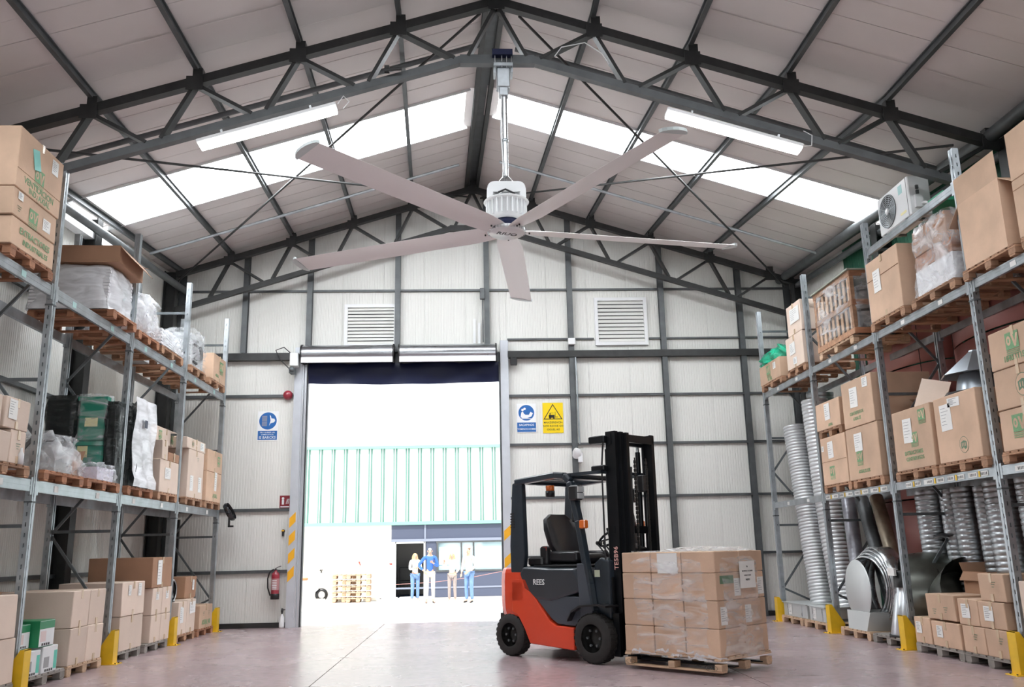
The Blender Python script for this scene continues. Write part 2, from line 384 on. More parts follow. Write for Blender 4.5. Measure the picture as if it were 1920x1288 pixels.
for k in range(29):
    y0 = YB+k; y1 = min(y0+1, 20.79)
    roty(ribpanel(y0, y1, 0, lambda y: roofz(XR, y)-.02, YF, step=.125), XR, 1).build('wall_panel', DGREEN if y0 < 17.5 else WALLP, wr)
MB().bx(XL-.1, XR+.1, YB-.1, YB, 6.2, 9.9).build('wall_panel', MIDS, tagged := empty('wall_front', kind='structure'))  # unseen end wall, closed in and darkened to cut light from behind
MB().bx(XL-.1, -2.4, YB-.1, YB, 0, 6.2).build('wall_panel', MIDS, tagged); MB().bx(-2.4, 3.2, YB-.1, YB, 5, 6.2).build('wall_panel', MIDS, tagged); MB().bx(3.2, XR+.1, YB-.1, YB, 0, 6.2).build('wall_panel', MIDS, tagged)
# red rounded cladding behind the right rack
redc = empty('red_tank_row', (0, 0, 0), label='red sheet metal rounded tanks with horizontal seams behind the right rack', cat='tank')
for j, (yc, r) in enumerate(((9.6, 1.25), (12.5, 1.35), (15.5, 1.4))):
    for z0, z1 in ((0, 1.15), (1.15, 2.3), (2.3, 3.45), (3.45, 4.6), (4.6, 5.6)):
        MB().lathe([(r*.98, z0+.012), (r, z0+.02), (r, z1-.02), (r*.98, z1-.012)], 28, (XR-.02, yc, 0), Matrix.Scale(.42, 3, (1, 0, 0)) @ Matrix.Rotation(PI/2, 3, 'Z'), arc=PI).build('sheet', REDP, redc)
    for k in range(1, 4):
        t = PI/2+PI*k/4
        MB().bx(XR-.02+.42*(r+.004)*math.cos(t)-.004, XR-.02+.42*(r+.004)*math.cos(t)+.004, yc+(r+.004)*math.sin(t)-.004, yc+(r+.004)*math.sin(t)+.004, .02, 5.58).build('seam', DARKS, redc)
# gutters and pipes at the eaves
def tagtube(name, pts, r, mt, label, cat, n=12, group=None):
    return tag(MB().path(pts, r, n).build(name, mt), label, cat, group)
tagtube('eaves_pipe', [(XR-.5, YB+.2, 7.42), (XR-.5, 11.6, 7.42), (XR-.5, 20.6, 8.02)], .10, MIDS, 'thick dark pipe along the right eaves above the racking', 'pipe')
tagtube('eaves_pipe', [(XR-.2, YB+.2, 7.22), (XR-.2, 11.6, 7.22), (XR-.2, 20.6, 7.8)], .07, MIDS, 'thinner dark pipe tucked behind the thick right eaves pipe', 'pipe')
tagtube('eaves_pipe', [(XL+.45, YB+.2, 7.2), (XL+.45, 11.6, 7.2), (XL+.45, 20.6, 7.8)], .08, MIDS, 'round grey pipe along the left eaves', 'pipe')
t = MB(); 
t.beam((XL+.12, YB+.3, 7.25), (XL+.12, 11.6, 7.25), .2, .18); t.beam((XL+.12, 11.6, 7.25), (XL+.12, 17.5, 7.62), .2, .18)
tag(t.build('cable_duct', WHT), 'white cable duct under the left eaves beside the skylight', 'duct')

# --- roof trusses
def truss(Y, z_off, xr, zr, label, depth=.86, m_=DARKS):
    T = empty('roof_truss', (0, Y, 0), label=label, cat='truss', group='steel roof trusses')
    top = lambda X: zr-SLP*abs(X-xr)
    bot = lambda X: zr-depth-SLP*max(0, abs(X-xr)-.53)-.12
    xl, xg = XL+.3, XR-.3
    for s, e in ((-1, xl), (1, xg)):
        MB().beam((xr, 0, top(xr)), (e, 0, top(e)), .13, .13).build('top_chord', m_, T)
        MB().beam((xr+s*.53, 0, bot(xr+.53)), (e, 0, bot(e)), .11, .115, up=(0, 0, 1)).build('bottom_chord', MIDS if Y < 15 else m_, T)
        tops = [xr+s*1.457*k for k in range(0, 6)]; bots = [xr+s*(.53+1.457*k) for k in range(0, 6)]
        for k in range(6):
            bx_ = bots[k]; segs = []
            if k < 6 and abs(tops[k]) < 7.9 and abs(bx_) < 7.6 and (xl < bx_ < xg) and (xl < tops[k] < xg):
                segs.append((tops[k], bx_-s*.10))
            if k+1 < 6 and (xl < bx_ < xg) and (xl < tops[k+1] < xg): segs.append((tops[k+1], bx_+s*.10))
            for a, b in segs:
                mb = MB().beam((a, -.03, top(a)-.05), (b, -.03, bot(b)+.05), .05, .075, up=(0, 1, 0)).beam((a, .04, top(a)-.05), (b, .04, bot(b)+.05), .05, .075, up=(0, 1, 0))
                mb.build('web_member', m_, T)
        for k in range(0, 6):
            if xl < tops[k] < xg and not (k == 0 and s > 0):
                MB().bx(tops[k]-.12, tops[k]+.12, -.09, -.078, top(tops[k])-.16, top(tops[k])+.06).build('gusset_plate', m_, T)
                MB().bx(tops[k]-.04, tops[k]+.10, -.06, .06, top(tops[k])+.07, top(tops[k])+.2).build('purlin_cleat', m_, T)
    MB().beam((xr-.55, 0, bot(xr)), (xr+.55, 0, bot(xr)), .12, .14).build('bottom_chord', MIDS if Y < 15 else m_, T)
    return T
truss(11.65, 0, XRID, ZRID-.325, 'nearer steel truss carrying the ceiling fan and both tube lights')
truss(20.25, 0, .09, ridge(20.25)[1]-.27, 'farther steel truss standing against the cream gable wall', .92)
truss(3.0, 0, XRID, ZRID-.325, 'steel truss overhead behind the photographer')
# bracing rods under the roof, sloping struts
def rpt(X, Y, d): return (X, Y, roofz(X, Y)-d)
for lab, p, q in (('dark bracing rod from the near left eaves to the far ridge', rpt(-6.3, 11.8, .55), rpt(0, 20.1, .5)),
                  ('dark bracing rod from the near ridge to the far left eaves', rpt(.2, 11.8, .35), rpt(-6.9, 20.1, .5)),
                  ('dark bracing rod from the near right eaves to the far ridge', rpt(7.3, 11.8, .45), rpt(.3, 20.1, .5)),
                  ('dark bracing rod from the near ridge to the far right eaves', rpt(.8, 11.8, .35), rpt(7.7, 20.1, .5))):
    pts = [Vector(p).lerp(Vector(q), i/12) for i in range(13)]
    if 'ridge to' not in lab or True:
        pts = [Vector((v.x, v.y, min(v.z, roofz(v.x, v.y)-.22))) for v in pts]
    tagtube('bracing_rod', pts, .022, DARKS, lab, 'rod', 8)
def strut(lab, x0, x1, Y0, d, r, mt):
    xs = [x0+(x1-x0)*i/6 for i in range(7)]
    tagtube('roof_strut', [rpt(X, Y0, d) for X in xs], r, mt, lab, 'strut', 10)
strut('pale tubular strut crossing the left roof slope behind the fan', -6.9, -.2, 18.3, .26, .032, GALV)
strut('pale tubular strut crossing the right roof slope behind the fan', .7, 7.8, 18.0, .26, .030, GALV)
strut('dark tubular strut just behind the near truss on the left slope', -6.8, .2, 12.95, .26, .045, MIDS)
strut('dark tubular strut just behind the near truss on the right slope', .8, 7.8, 12.95, .26, .045, MIDS)

# --- doorway, roller shutter boxes, curtain
dr = empty('door_1', kind='structure')
LG = mat('light_blue_grey_frame', (.62, .65, .70), .35, .2, var=.1)
MB().bx(-4.17, -3.99, YF-.16, YF+.16, 0, 6.42).build('door_jamb', LG, dr)
MB().bx(.74, .93, YF-.16, YF+.16, 0, 6.55).build('door_jamb', LG, dr)
g = MB()
for a, b, c in ((-3.99, -3.95, .12), (-3.95, -3.925, .05), (-3.925, -3.885, .12)): g.bx(a, b, YF-c-.02, YF+.1, 0, 6.0)
g.build('guide_rail', mat('smooth_steel_rail', (.72, .75, .80), .25, .6), dr); MB().bx(-3.885, -3.86, YF-.06, YF+.1, 0, 6.0).build('guide_rail', BLK, dr)
MB().bx(.70, .74, YF-.1, YF+.1, 0, 6.0).build('guide_rail', MIDS, dr)
MB().bx(-4.25, .9, YF+.0, YF+.14, 6.0, 6.3).build('lintel', MIDS, dr)
STR = mat('orange_stripe_paint', (.95, .48, .02), .5)
for k in range(4):
    z = .98+k*.40
    for xa, xb in ((-4.16, -4.02),):
        MB().prism([(xa, z), (xb, z+.14), (xb, z+.36), (xa, z+.22)], YF-.1645, YF-.160, lambda u, v, a: (u, a, v)).build('orange_stripe', STR, dr)
for k in range(2):
    z = .98+.2+k*.62
    MB().prism([(.755, z), (.915, z+.14), (.915, z+.36), (.755, z+.22)], YF-.1645, YF-.160, lambda u, v, a: (u, a, v)).build('orange_stripe', STR, dr)
NAVY = mat('navy_door_curtain', (.006, .010, .045), .4, spec=.3)
cur = MB(); n = 24; vs = []
for j, z in enumerate((6.05, 5.9, 5.72, 5.56)):
    for i in range(n+1):
        X = DX0+.03+(DX1-DX0-.06)*i/n; vs.append((X, YF-.02-.03*math.sin(i*.9+j)-.05*(j == 1), z-(.04*math.sin(i/n*PI) if j == 3 else 0)))
cur.add(vs, [(j*(n+1)+i, j*(n+1)+i+1, (j+1)*(n+1)+i+1, (j+1)*(n+1)+i) for j in range(3) for i in range(n)], 0, True)
tag(cur.build('door_curtain', NAVY), 'navy blue rolled door curtain hanging across the top of the doorway', 'curtain')
CHR = mat('brushed_steel_housing', (.55, .57, .60), .25, .9, var=.25, vscale=2, stretch=(.3, 4, 4))
for i, (a, b) in enumerate(((-3.98, -1.83), (-1.67, .62))):
    h = empty('roller_housing', (0, 0, 0), label=('left', 'right')[i]+' brushed steel roller shutter housing above the doorway', cat='shutter housing', group='roller housings')
    r = .21; zc = 6.23; yc = YF-.24
    M = Matrix.Rotation(PI/2, 3, 'Y')
    MB().lathe([(r, a), (r, b)], 28, (0, yc, zc), M).build('cover', CHR, h)
    MB().bx(a, b, yc-r*.95, yc-r*.8, zc-r-.035, zc-r*.55).build('lip', WHT, h)
    MB().lathe([(0, a-.03), (r*1.1, a-.03), (r*1.1, a+.005), (0, a+.005)], 28, (0, yc, zc), M, sm=False).build('end_plate', BLK, h)
    MB().lathe([(0, b-.005), (r*1.1, b-.005), (r*1.1, b+.03), (0, b+.03)], 28, (0, yc, zc), M, sm=False).build('end_plate', BLK, h)
    MB().bx(a-.03, a+.04, yc, YF-.02, zc-.1, zc+.1).bx(b-.04, b+.03, yc, YF-.02, zc-.1, zc+.1).build('bracket', MIDS, h)

# ------------------------------------------------------------------ pallets (local: y along the aisle, x into the rack, open front seen at +x)
PM = {}
def pallet(label, x, y, z, ly=1.2, lx=1.0, rz=0, mt=WOOD, group='wooden pallets', h=.144, nb=7):
    p = empty('wooden_pallet', (x, y, z), rz, label=label, cat='pallet', group=group)
    key = (round(ly, 2), round(lx, 2), mt.name, nb)
    if key not in PM:
        w = ly/nb*.80
        PM[key] = (MB().cbx(-lx/2, lx/2, -w/2, w/2, 0, .022, .003).mesh('deck_board', mt),
                   MB().cbx(-.05, .05, -ly/2, ly/2, 0, .022, .003).mesh('stringer_board', mt),
                   MB().cbx(-.05, .05, -.07, .07, 0, .078, .004).mesh('block', mt),
                   MB().cbx(-lx/2, lx/2, -.055, .055, 0, .022, .003).mesh('bottom_board', mt))
    d, s, b, bb = PM[key]
    for i in range(nb): put(d, 'deck_board', p, (R(-.004, .004), -ly/2+ly/nb*(i+.5)+R(-.006, .006), h-.022))
    for X in (-lx/2+.05, 0, lx/2-.05):
        put(s, 'stringer_board', p, (X, 0, h-.044))
        for Y in (-ly/2+.07, 0, ly/2-.07): put(b, 'block', p, (X, Y, .022))
    for Y in (-ly/2+.07, 0, ly/2-.07): put(bb, 'bottom_board', p, (0, Y, 0))
    return p
PH = .144
# ------------------------------------------------------------------ cartons
def logo(kind):
    if ('logo', kind) in PM: return PM[('logo', kind)]
    mb = MB(); P = lambda u, v, a: (a, u, v)
    if kind == 'sq':                                              # green square carrying an O and a V, ruled lines below
        O = [(-.26+.17*math.cos(t*PI/6), .04+.23*math.sin(t*PI/6)) for t in range(12)]
        mb.prism([(-.5, -.38), (.5, -.38), (.5, .42), (-.5, .42)], 0, .0006, P, 0)
        mb.prism(O, .0006, .0012, P, 1)
        mb.prism([(-.26+.07*math.cos(t*PI/4), .04+.11*math.sin(t*PI/4)) for t in range(8)], .0012, .0018, P, 0)
        mb.prism([(-.06, .3), (.1, .3), (.22, -.05), (.34, .3), (.48, .3), (.27, -.3), (.16, -.3)], .0006, .0012, P, 1)
        for k in range(3): mb.prism([(-.5, -.47-k*.09), (.5, -.47-k*.09), (.5, -.43-k*.09), (-.5, -.43-k*.09)], 0, .0006, P, 0)
    elif kind == 'crest':                                         # small rounded emblem
        mb.prism([(.5*math.cos(t*PI/10), .5*math.sin(t*PI/10)) for t in range(20)], 0, .0005, P, 0)
        mb.prism([(.47*math.cos(t*PI/10), .47*math.sin(t*PI/10)) for t in range(20)], .0005, .001, P, 1)
        mb.prism([(-.3, -.25), (-.05, -.15), (.1, -.3), (.3, -.2), (.32, .18), (0, .25), (-.32, .15)], .001, .0015, P, 0)
        for k in range(3): mb.prism([(-.2+k*.17, -.1), (-.14+k*.17, -.1), (-.14+k*.17, .12), (-.2+k*.17, .12)], .0015, .002, P, 1)
    PM[('logo', kind)] = mb.mesh('print_mark', [GREENINK if kind == 'sq' else GINK2, CARD]); return PM[('logo', kind)]
def sheet(w, h, lines=6, cols=1):
    key = ('sheet', round(w, 3), round(h, 3), lines)
    if key in PM: return PM[key]
    mb = MB(); n = 5
    for j in range(n):                                            # slightly curling paper
        pass
    mb.bx(0, .0015, -w/2, w/2, -h/2, h/2, 0)
    for k in range(lines):
        z = h*(.36-.62*k/max(1, lines-1)); a = w*R(.2, .42)
        mb.bx(.0015, .0021, -w*.40, -w*.40+a*1.6, z-.0035, z+.0035, 1)
    PM[key] = mb.mesh('label', [PAPER, mat('grey_ink', (.35, .35, .36), .6)]); return PM[key]
def carton(label, x, y, z, dx, dy, dz, side=1, rz=0, mt=None, marks=(), tape=True, group='cardboard cartons', seam=False, name='cardboard_carton', nest=None):
    """side +1: the printed face looks to +X (left rack), -1: to -X (right rack)"""
    mt = mt or CARD
    b = MB()
    jx, jz = R(-.004, .004), R(-.004, .004)
    b.cbx(-dx/2, dx/2, -dy/2, dy/2, 0, dz, .008)
    b.v = [(v[0]+.006*math.sin(v[2]*9+dy*7), v[1]+jx*math.sin(v[2]*5), v[2]+(jz if v[2] > dz/2 else 0)) for v in b.v]
    o = b.build(name, mt, loc=(x, y, z), rz=(0 if side > 0 else PI)+rz); tag(o, label, 'box', group)
    if tape:
        MB().bx(-dx/2, dx/2, -.028, .028, dz-.0005, dz+.0025).bx(dx/2-.002, dx/2+.0085, -.028, .028, dz-.11, dz+.0025).build('tape', TAPE, o)
        MB().bx(dx/2-.002, dx/2+.008, -.028, .028, .0, .09).build('tape', TAPE, o)
    fx = dx/2+.0068
    if seam: MB().bx(dx/2-.004, dx/2+.008, -dy/2+.01, dy/2-.01, seam-.004, seam+.002).build('flap_edge', CARDI, o)
    for mk in marks:
        k, u, v = mk[0], mk[1]*dy, mk[2]*dz
        if k == 'logo': put(logo('sq'), 'print_mark', o, (fx, u, v), scale=(1, mk[3], mk[3]))
        elif k == 'crest': put(logo('crest'), 'print_mark', o, (fx, u, v), scale=(1, mk[3], mk[3]))
        elif k == 'label': put(sheet(mk[3], mk[4]), 'label', o, (fx, u, v), rot=(R(-.04, .04), 0, 0))
        elif k == 'cyan': tag(put(MB().bx(0, .004, -mk[3]/2, mk[3]/2, -mk[4]/2, mk[4]/2).mesh('note', CYANP), 'note', o, (fx+.002, u, v), rot=(.25, -.05, 0)), 'turquoise paper note')
        elif k == 'text': text('lettering', mk[3], mk[4], GREENINK if len(mk) < 6 else mk[5], o, (fx+.001, u, v))
        elif k == 'ink': 
            mb = MB()
            for q in range(3): mb.bx(0, .0008, -.06+q*.012, .05-q*.02, -.03*q-.004, -.03*q+.004)
            put(mb.mesh('print_mark', GINK2), 'print_mark', o, (fx, u, v))
    return o
def open_carton(label, x, y, z, dx, dy, dz, side=1, rz=0, flaps=((1, 60), (1, 40), (1, 75), (1, 30)), mt=None, marks=(), group='open cartons', fl_=.5, fh=None):
    mt = mt or CARD; t = .008
    b = MB(); b.bx(-dx/2, dx/2, -dy/2, dy/2, 0, t)
    for a in ((-dx/2, -dx/2+t, -dy/2, dy/2), (dx/2-t, dx/2, -dy/2, dy/2), (-dx/2+t, dx/2-t, -dy/2, -dy/2+t), (-dx/2+t, dx/2-t, dy/2-t, dy/2)): b.bx(*a, t, dz)
    o = b.build('open_cardboard_carton', mt, loc=(x, y, z), rz=(0 if side > 0 else PI)+rz); tag(o, label, 'box', group)
    for i, (on, ang) in enumerate(flaps):                         # front, right, back, left
        if not on: continue
        L_ = dy if i % 2 == 0 else dx; D = (dx if i % 2 == 0 else dy)/2*.96 if fh is None else fh
        m = MB().bx(0, t*.7, -L_/2, L_/2, 0, D).mesh('flap', mt)
        r = (0, PI/2, PI, -PI/2)[i]; px = ((dx/2-t, 0), (0, dy/2-t), (-dx/2+t, 0), (0, -dy/2+t))[i]
        f = put(m, 'flap', o, (px[0], px[1], dz)); f.rotation_euler = (Matrix.Rotation(r, 4, 'Z') @ Matrix.Rotation(math.radians(90-ang), 4, 'Y')).to_euler()
    fx = dx/2+.001
    for mk in marks:
        k, u, v = mk[0], mk[1]*dy, mk[2]*dz
        if k == 'label': put(sheet(mk[3], mk[4]), 'label', o, (fx, u, v))
        if k == 'logo': put(logo('sq'), 'print_mark', o, (fx, u, v), scale=(1, mk[3], mk[3]))
    return o
# crumpled film draped round a load: loc = base centre
def wrap(name, label, x, y, z, dx, dy, dz, mt, seed=0, taper=.06, amp=.03, n=14, cat='film', group=None, top=True, skirt=True, rz=0):
    rng = random.Random(seed); mb = MB(); vs = []; lv = 9; m = 4*n
    ph = [rng.uniform(0, 6) for _ in range(8)]
    for j in range(lv+1):
        t = j/lv; zz = dz*t; s = 1-taper*t**2
        if top and j == lv: s *= .93
        if skirt and j == 0: s *= 1.03
        for i in range(m):
            e, q = divmod(i, n); w = q/n
            px, py = ((1, -1+2*w), (1-2*w, 1), (-1, 1-2*w), (-1+2*w, -1))[e]
            # rounded corners
            l = max(abs(px), abs(py)); k = (abs(px)**6+abs(py)**6)**(1/6); px, py = px/k*l, py/k*l
            a = amp*(math.sin(i*.9+ph[0]+j*.7)+.6*math.sin(i*2.3+ph[1]-j*1.3)+.5*math.sin(j*2.1+ph[2]+i*.4))
            a += amp*.5*rng.uniform(-1, 1)
            vs.append((px*(dx/2*s)+px*a, py*(dy/2*s)+py*a, zz+(amp*.8*math.sin(i*.8+ph[3]) if 0 < j < lv else (amp*.5*math.sin(i*.5+ph[4]) if j == lv else 0))))
    fs = [(j*m+i, j*m+(i+1) % m, (j+1)*m+(i+1) % m, (j+1)*m+i) for j in range(lv) for i in range(m)]
    if top:
        c = len(vs); vs.append((0, 0, dz+amp)); fs += [(lv*m+i, lv*m+(i+1) % m, c) for i in range(m)]
    mb.add(vs, fs, 0, True)
    o = mb.build(name, mt, loc=(x, y, z), rz=rz)
    if label: tag(o, label, cat, group)
    return o
# ------------------------------------------------------------------ racking
FXL, FXR, DEP = -5.607, 6.61, 1.10
def perf_post(H, key):
    """C shaped post, front at +x, perforated front web and perforated sides"""
    if key in PM: return PM[key]
    mb = MB(); pitch, hh = .13, .052
    def strip(P, u0, u1, h0, h1, ph):
        mb.add([P(u0,0), P(h0,0), P(h0,H), P(u0,H)], [(0,1,2,3)]); mb.add([P(h1,0), P(u1,0), P(u1,H), P(h1,H)], [(0,1,2,3)])
        z = 0; n = int(H/pitch)
        for k in range(n):
            z1 = k*pitch+ph; mb.add([P(h0,z), P(h1,z), P(h1,z1), P(h0,z1)], [(0,1,2,3)]); z = z1+hh
        mb.add([P(h0,z), P(h1,z), P(h1,H), P(h0,H)], [(0,1,2,3)])
    f = .045
    strip(lambda u, z: (f-.010, u, z), -.018, .018, -.0095, .0095, .02)
    for s in (-1, 1):
        mb.add([(f, s*.05, 0), (f, s*.022, 0), (f, s*.022, H), (f, s*.05, H)], [(0,1,2,3)])
        mb.add([(f, s*.022, 0), (f-.010, s*.018, 0), (f-.010, s*.018, H), (f, s*.022, H)], [(0,1,2,3)])
        strip(lambda u, z: (u, s*.05, z), -f, f, -.008, .006, .04)
        mb.add([(-f, s*.05, 0), (-f, s*.012, 0), (-f, s*.012, H), (-f, s*.05, H)], [(0,1,2,3)])
    me = mb.mesh('post', GALV); PM[key] = me; return me
def rack(side, name_label, FX, Y0, n, b1, b2, H, hb, levels3=None):
    rk = empty('pallet_rack', (FX, Y0, 0), label=name_label, cat='rack', group='pallet racks')
    sx = -side                                                    # into the rack
    pm = perf_post(H, ('post', side, H))
    brm = {}
    for k in range(n):
        uf = empty('upright_frame', (0, 2.8*k, 0), parent=rk)
        put(pm, 'post', uf, (sx*.045, 0, 0), rz=0 if side > 0 else PI)
        put(pm, 'post', uf, (sx*(DEP-.045), 0, 0), rz=PI if side > 0 else 0)
        for X in (.045, DEP-.045): MB().bx(sx*X-.07, sx*X+.07, -.08, .08, 0, .008).build('base_plate', GALVD, uf)
        for z in (.22, 2.0, 3.9, 6.35): MB().beam((sx*.06, 0, z), (sx*(DEP-.06), 0, z), .03, .045).build('brace', GALVD, uf)
        zz = [.24, .68, 1.95, 3.15, 4.4, 5.55, 6.3]
        for i, (a, b) in enumerate(zip(zz, zz[1:])):
            p, q = ((DEP-.07, .07), (.07, DEP-.07))[i % 2]
            MB().beam((sx*p, 0, a), (sx*q, 0, b), .028, .04).build('brace', GALVD, uf)
        # splice collar on the post just under each beam
        for z in (b1-.28, b2-.26): MB().bx(sx*.045-.052, sx*.045+.052, -.056, .056, z-.01, z+.012).build('splice_collar', GALVD, uf)
    key = ('beam', side)
    for k in range(n-1):
        lv = [(b1, 0), (b2, 0)]
        for zt, _ in lv:
            for fr, X in (('front', .035), ('rear', DEP-.035)):
                bm = ('bm', side, fr, hb)
                if bm not in PM:
                    s_ = sx if fr == 'front' else -sx
                    mb = MB().bx(-.022, .022, .055, 2.745, -hb, 0)
                    o_ = -s_*.022
                    for z in (-hb*.12, -hb*.5, -hb*.88): mb.bx(o_-.003, o_+.003, .06, 2.74, z-.007, z+.007)
                    for e in (.055, 2.70): mb.bx(-.028-(.0), .028, e, e+.05, -hb-.04, .03)
                    PM[bm] = mb.mesh('beam', GALV)
                bo = put(PM[bm], 'beam', rk, (sx*X, 2.8*k, zt))
                if fr == 'front' and side < 0 and zt == b1 and k < 3:
                    mb = MB(); yy = .2
                    labs = []
                    for q in range(8):
                        w = R(.16, .28); MB().bx(-.0255, -.0262-.001, yy, yy+w, -hb*.8, -hb*.25).build('location_label', PAPER, bo)
                        if q % 2 == 0: MB().bx(-.0258, -.0268-.001, yy+w+.02, yy+w+.06, -hb*.85, -hb*.2).build('location_tag', YEL, bo)
                        lm = MB()
                        for c in range(5): lm.bx(-.0275, -.0279, yy+.03+c*.03, yy+.045+c*.03, -hb*.68, -hb*.38)
                        lm.build('barcode', INK, bo); yy += w+.09
                elif fr == 'front':
                    for yy in ((.55, 1.9) if side > 0 else (.7, 1.8)):
                        MB().bx(-.0265*side if side < 0 else .0255, .0255 if side < 0 else .027, yy, yy+.12, -hb*.8, -hb*.25).build('location_label', PAPER if zt == b1 else mat('faded_cyan_label', (.45, .68, .66), .5), bo) if side > 0 else MB().bx(-.027, -.0255, yy, yy+.12, -hb*.8, -hb*.25).build('location_label', PAPER, bo)
    if levels3:
        for k, zt in levels3: put(PM[('bm', side, 'front', hb)], 'beam', rk, (sx*.035, 2.8*k, zt)); put(PM[('bm', side, 'rear', hb)], 'beam', rk, (sx*(DEP-.035), 2.8*k, zt))
    return rk
rack(1, 'grey galvanised pallet rack along the left side of the hall', FXL, 8.847, 5, 2.579, 5.177, 6.98, .15)
rack(-1, 'grey galvanised pallet rack along the right side of the hall', FXR, 7.987, 5, 2.48, 4.912, 6.81, .118, levels3=[(1, 6.33)])
# yellow column guards
def guard(label, FX, Y, side):
    g = empty('column_guard', (FX+side*.10, Y, 0), 0 if side > 0 else PI, label=label, cat='guard', group='yellow column guards')
    P = lambda u, v, a: (u, a, v)
    prof = [(-.24, .01), (.02, .01), (.02, .50), (-.03, .50), (-.24, .17)]
    mb = MB().bx(.012, .02, -.085, .085, .01, .50)
    for s in (-1, 1): mb.prism(prof, s*.085-.004, s*.085+.004, P)
    mb.hexa([(-.03, -.085, .49), (.02, -.085, .49), (.02, .085, .49), (-.03, .085, .49), (-.03, -.085, .50), (.02, -.085, .50), (.02, .085, .50), (-.03, .085, .50)])
    mb.build('shield', YEL, g)
    MB().bx(-.22, .09, -.12, .12, 0, .01).build('foot_plate', YEL, g)
    for s in (-1, 1): MB().lathe([(0, .022), (.012, .022), (.012, .01)], 6, (.055, s*.07, 0), sm=False).build('bolt', DARKS, g)
for k, w in enumerate(('out at the left frame edge beside the green and white boxes', 'between the two tall stacks of big brown cartons on the left', 'beside the box stack with two white-faced cartons on the left', 'at the far end of the left rack near the gable wall')):
    guard('yellow steel post guard '+w, FXL, 11.647+2.8*k, 1)
for k, w in enumerate(('lowest at the right frame edge beside the five small cartons', 'between the silver cone duct and the small cartons', 'between the flat metal boxes and the round duct bends', 'at the far end of the right rack, behind the wrapped load')):
    guard('yellow steel post guard '+w, FXR, 10.787+2.8*k, -1)

# ------------------------------------------------------------------ left rack contents
LX = -5.55                                                       # aisle plane of the loads
def L_(d): return LX-d/2
Z1, Z2 = 2.579, 5.177
# upper level, near bay: three big cartons
pallet('brown pallet under the tall carton stack, top left', L_(1.1), 10.86, Z2, 1.12, 1.1, mt=WOODR, nb=6)
carton('lowest of three big cartons at the top left, green lettering', L_(1.08), 10.82, Z2+PH, 1.08, 1.1, .36, 1, marks=(('text', .02, .62, 'EXTRACTORES', .115), ('text', .05, .28, 'INDUSTRIALES', .10)), mt=CARD, tape=False, group='carton stack top left')
carton('middle one of three big cartons at the top left, two white labels', L_(1.06), 10.80, Z2+PH+.365, 1.06, 1.12, .36, 1, marks=(('label', -.36, .78, .12, .10), ('logo', -.05, .38, .22), ('label', .26, .42, .2, .16), ('ink', -.36, .4)), tape=False, group='carton stack top left')
carton('topmost of three big cartons at the top left with turquoise note', L_(1.06), 10.81, Z2+PH+.73, 1.06, 1.16, .80, 1, marks=(('cyan', -.12, .66, .17, .27), ('label', .30, .80, .17, .2), ('logo', -.02, .42, .24), ('text', .0, .2, 'VENTILACION', .12), ('text', .02, .08, 'IND. AXIAL', .11)), tape=True, seam=.25, group='carton stack top left')
tag(MB().lathe([(0, .13), (.07, .12), (.1, .06), (.1, 0)], 14, (0, 0, 0)).bx(-.16, -.02, -.05, .05, 0, .03).build('hat', mat('dark_blue_cloth', (.02, .03, .06), .8), loc=(-5.85, 11.0, Z2+PH+1.53)), 'dark blue cap lying on the topmost carton at the left', 'cap')
# upper, second bay: milky wrapped stack and open carton on it
pallet('dark brown pallet under the milky wrapped stack', L_(1.1)-.02, 13.72, Z2, .96, 1.3, mt=WOODR, nb=6)
wr_ = wrap('wrapped_sheet_stack', 'milky film wrapped stack of sheets under the open brown carton', L_(1.25), 13.7, Z2+PH, 1.3, 1.0, .72, FILMW, 3, .03, .014, group='film wrapped loads', cat='wrapped load')
sh = MB()
for k in range(13): sh.bx(-.6+R(-.01, .01), .6+R(-.01, .01), -.46, .46, .01+k*.052, .05+k*.052)
sh.build('stacked_sheet', mat('white_board', (.78, .79, .82), .5), wr_)['kind'] = 'stuff'
put(MB().bx(0, .004, -.08, .08, -.13, .13).mesh('leaflet', CYANP), 'leaflet', wr_, (.628, .12, .42))
open_carton('open brown carton with raised flaps on the milky wrapped stack', L_(.95)+.0, 13.72, Z2+PH+.74, 1.15, 1.1, .27, 1, rz=.04, flaps=((1, -48), (1, 15), (0, 0), (1, -88)), mt=CARDD, fh=.26)
# third bay
pallet('brown pallet carrying the white film bundle on the upper left level', L_(1.1), 15.02, Z2, 1.0, 1.1, mt=WOODR, nb=6)
pallet('orange brown pallet below the long white wrapped panels', L_(1.1), 16.25, Z2, 1.2, 1.1, mt=WOOD, nb=7)
bd = wrap('film_bundle', 'round bundle of crumpled clear film on white sheets, upper left level', L_(.9), 15.02, Z2+PH, .95, .92, .75, FILMC, 11, .25, .05, group='film wrapped loads', cat='wrapped load')
MB().lathe([(0, .04), (.36, .04), (.4, .2), (.38, .5), (.25, .66), (0, .7)], 16).build('packed_item', mat('offwhite_foam', (.75, .75, .78), .6), bd)
lw = empty('wrapped_board_bundle', (L_(.9), 16.2, Z2+PH), label='long white wrapped panels sloping down towards the tall pale post', cat='wrapped load', group='film wrapped loads')
mb = MB()
for k in range(5): mb.hexa([(-.45, -.62, .015+k*.06), (.45, -.62, .015+k*.06), (.45, .62, .01+k*.02), (-.45, .62, .01+k*.02), (-.45, -.62, .06+k*.06), (.45, -.62, .06+k*.06), (.45, .62, .026+k*.02), (-.45, .62, .026+k*.02)])
mb.build('panel', mat('white_board', (.78, .79, .82)), lw)
wrap('film', None, 0, 0, 0, .98, 1.3, .34, FILMC, 5, .1, .03).parent = lw
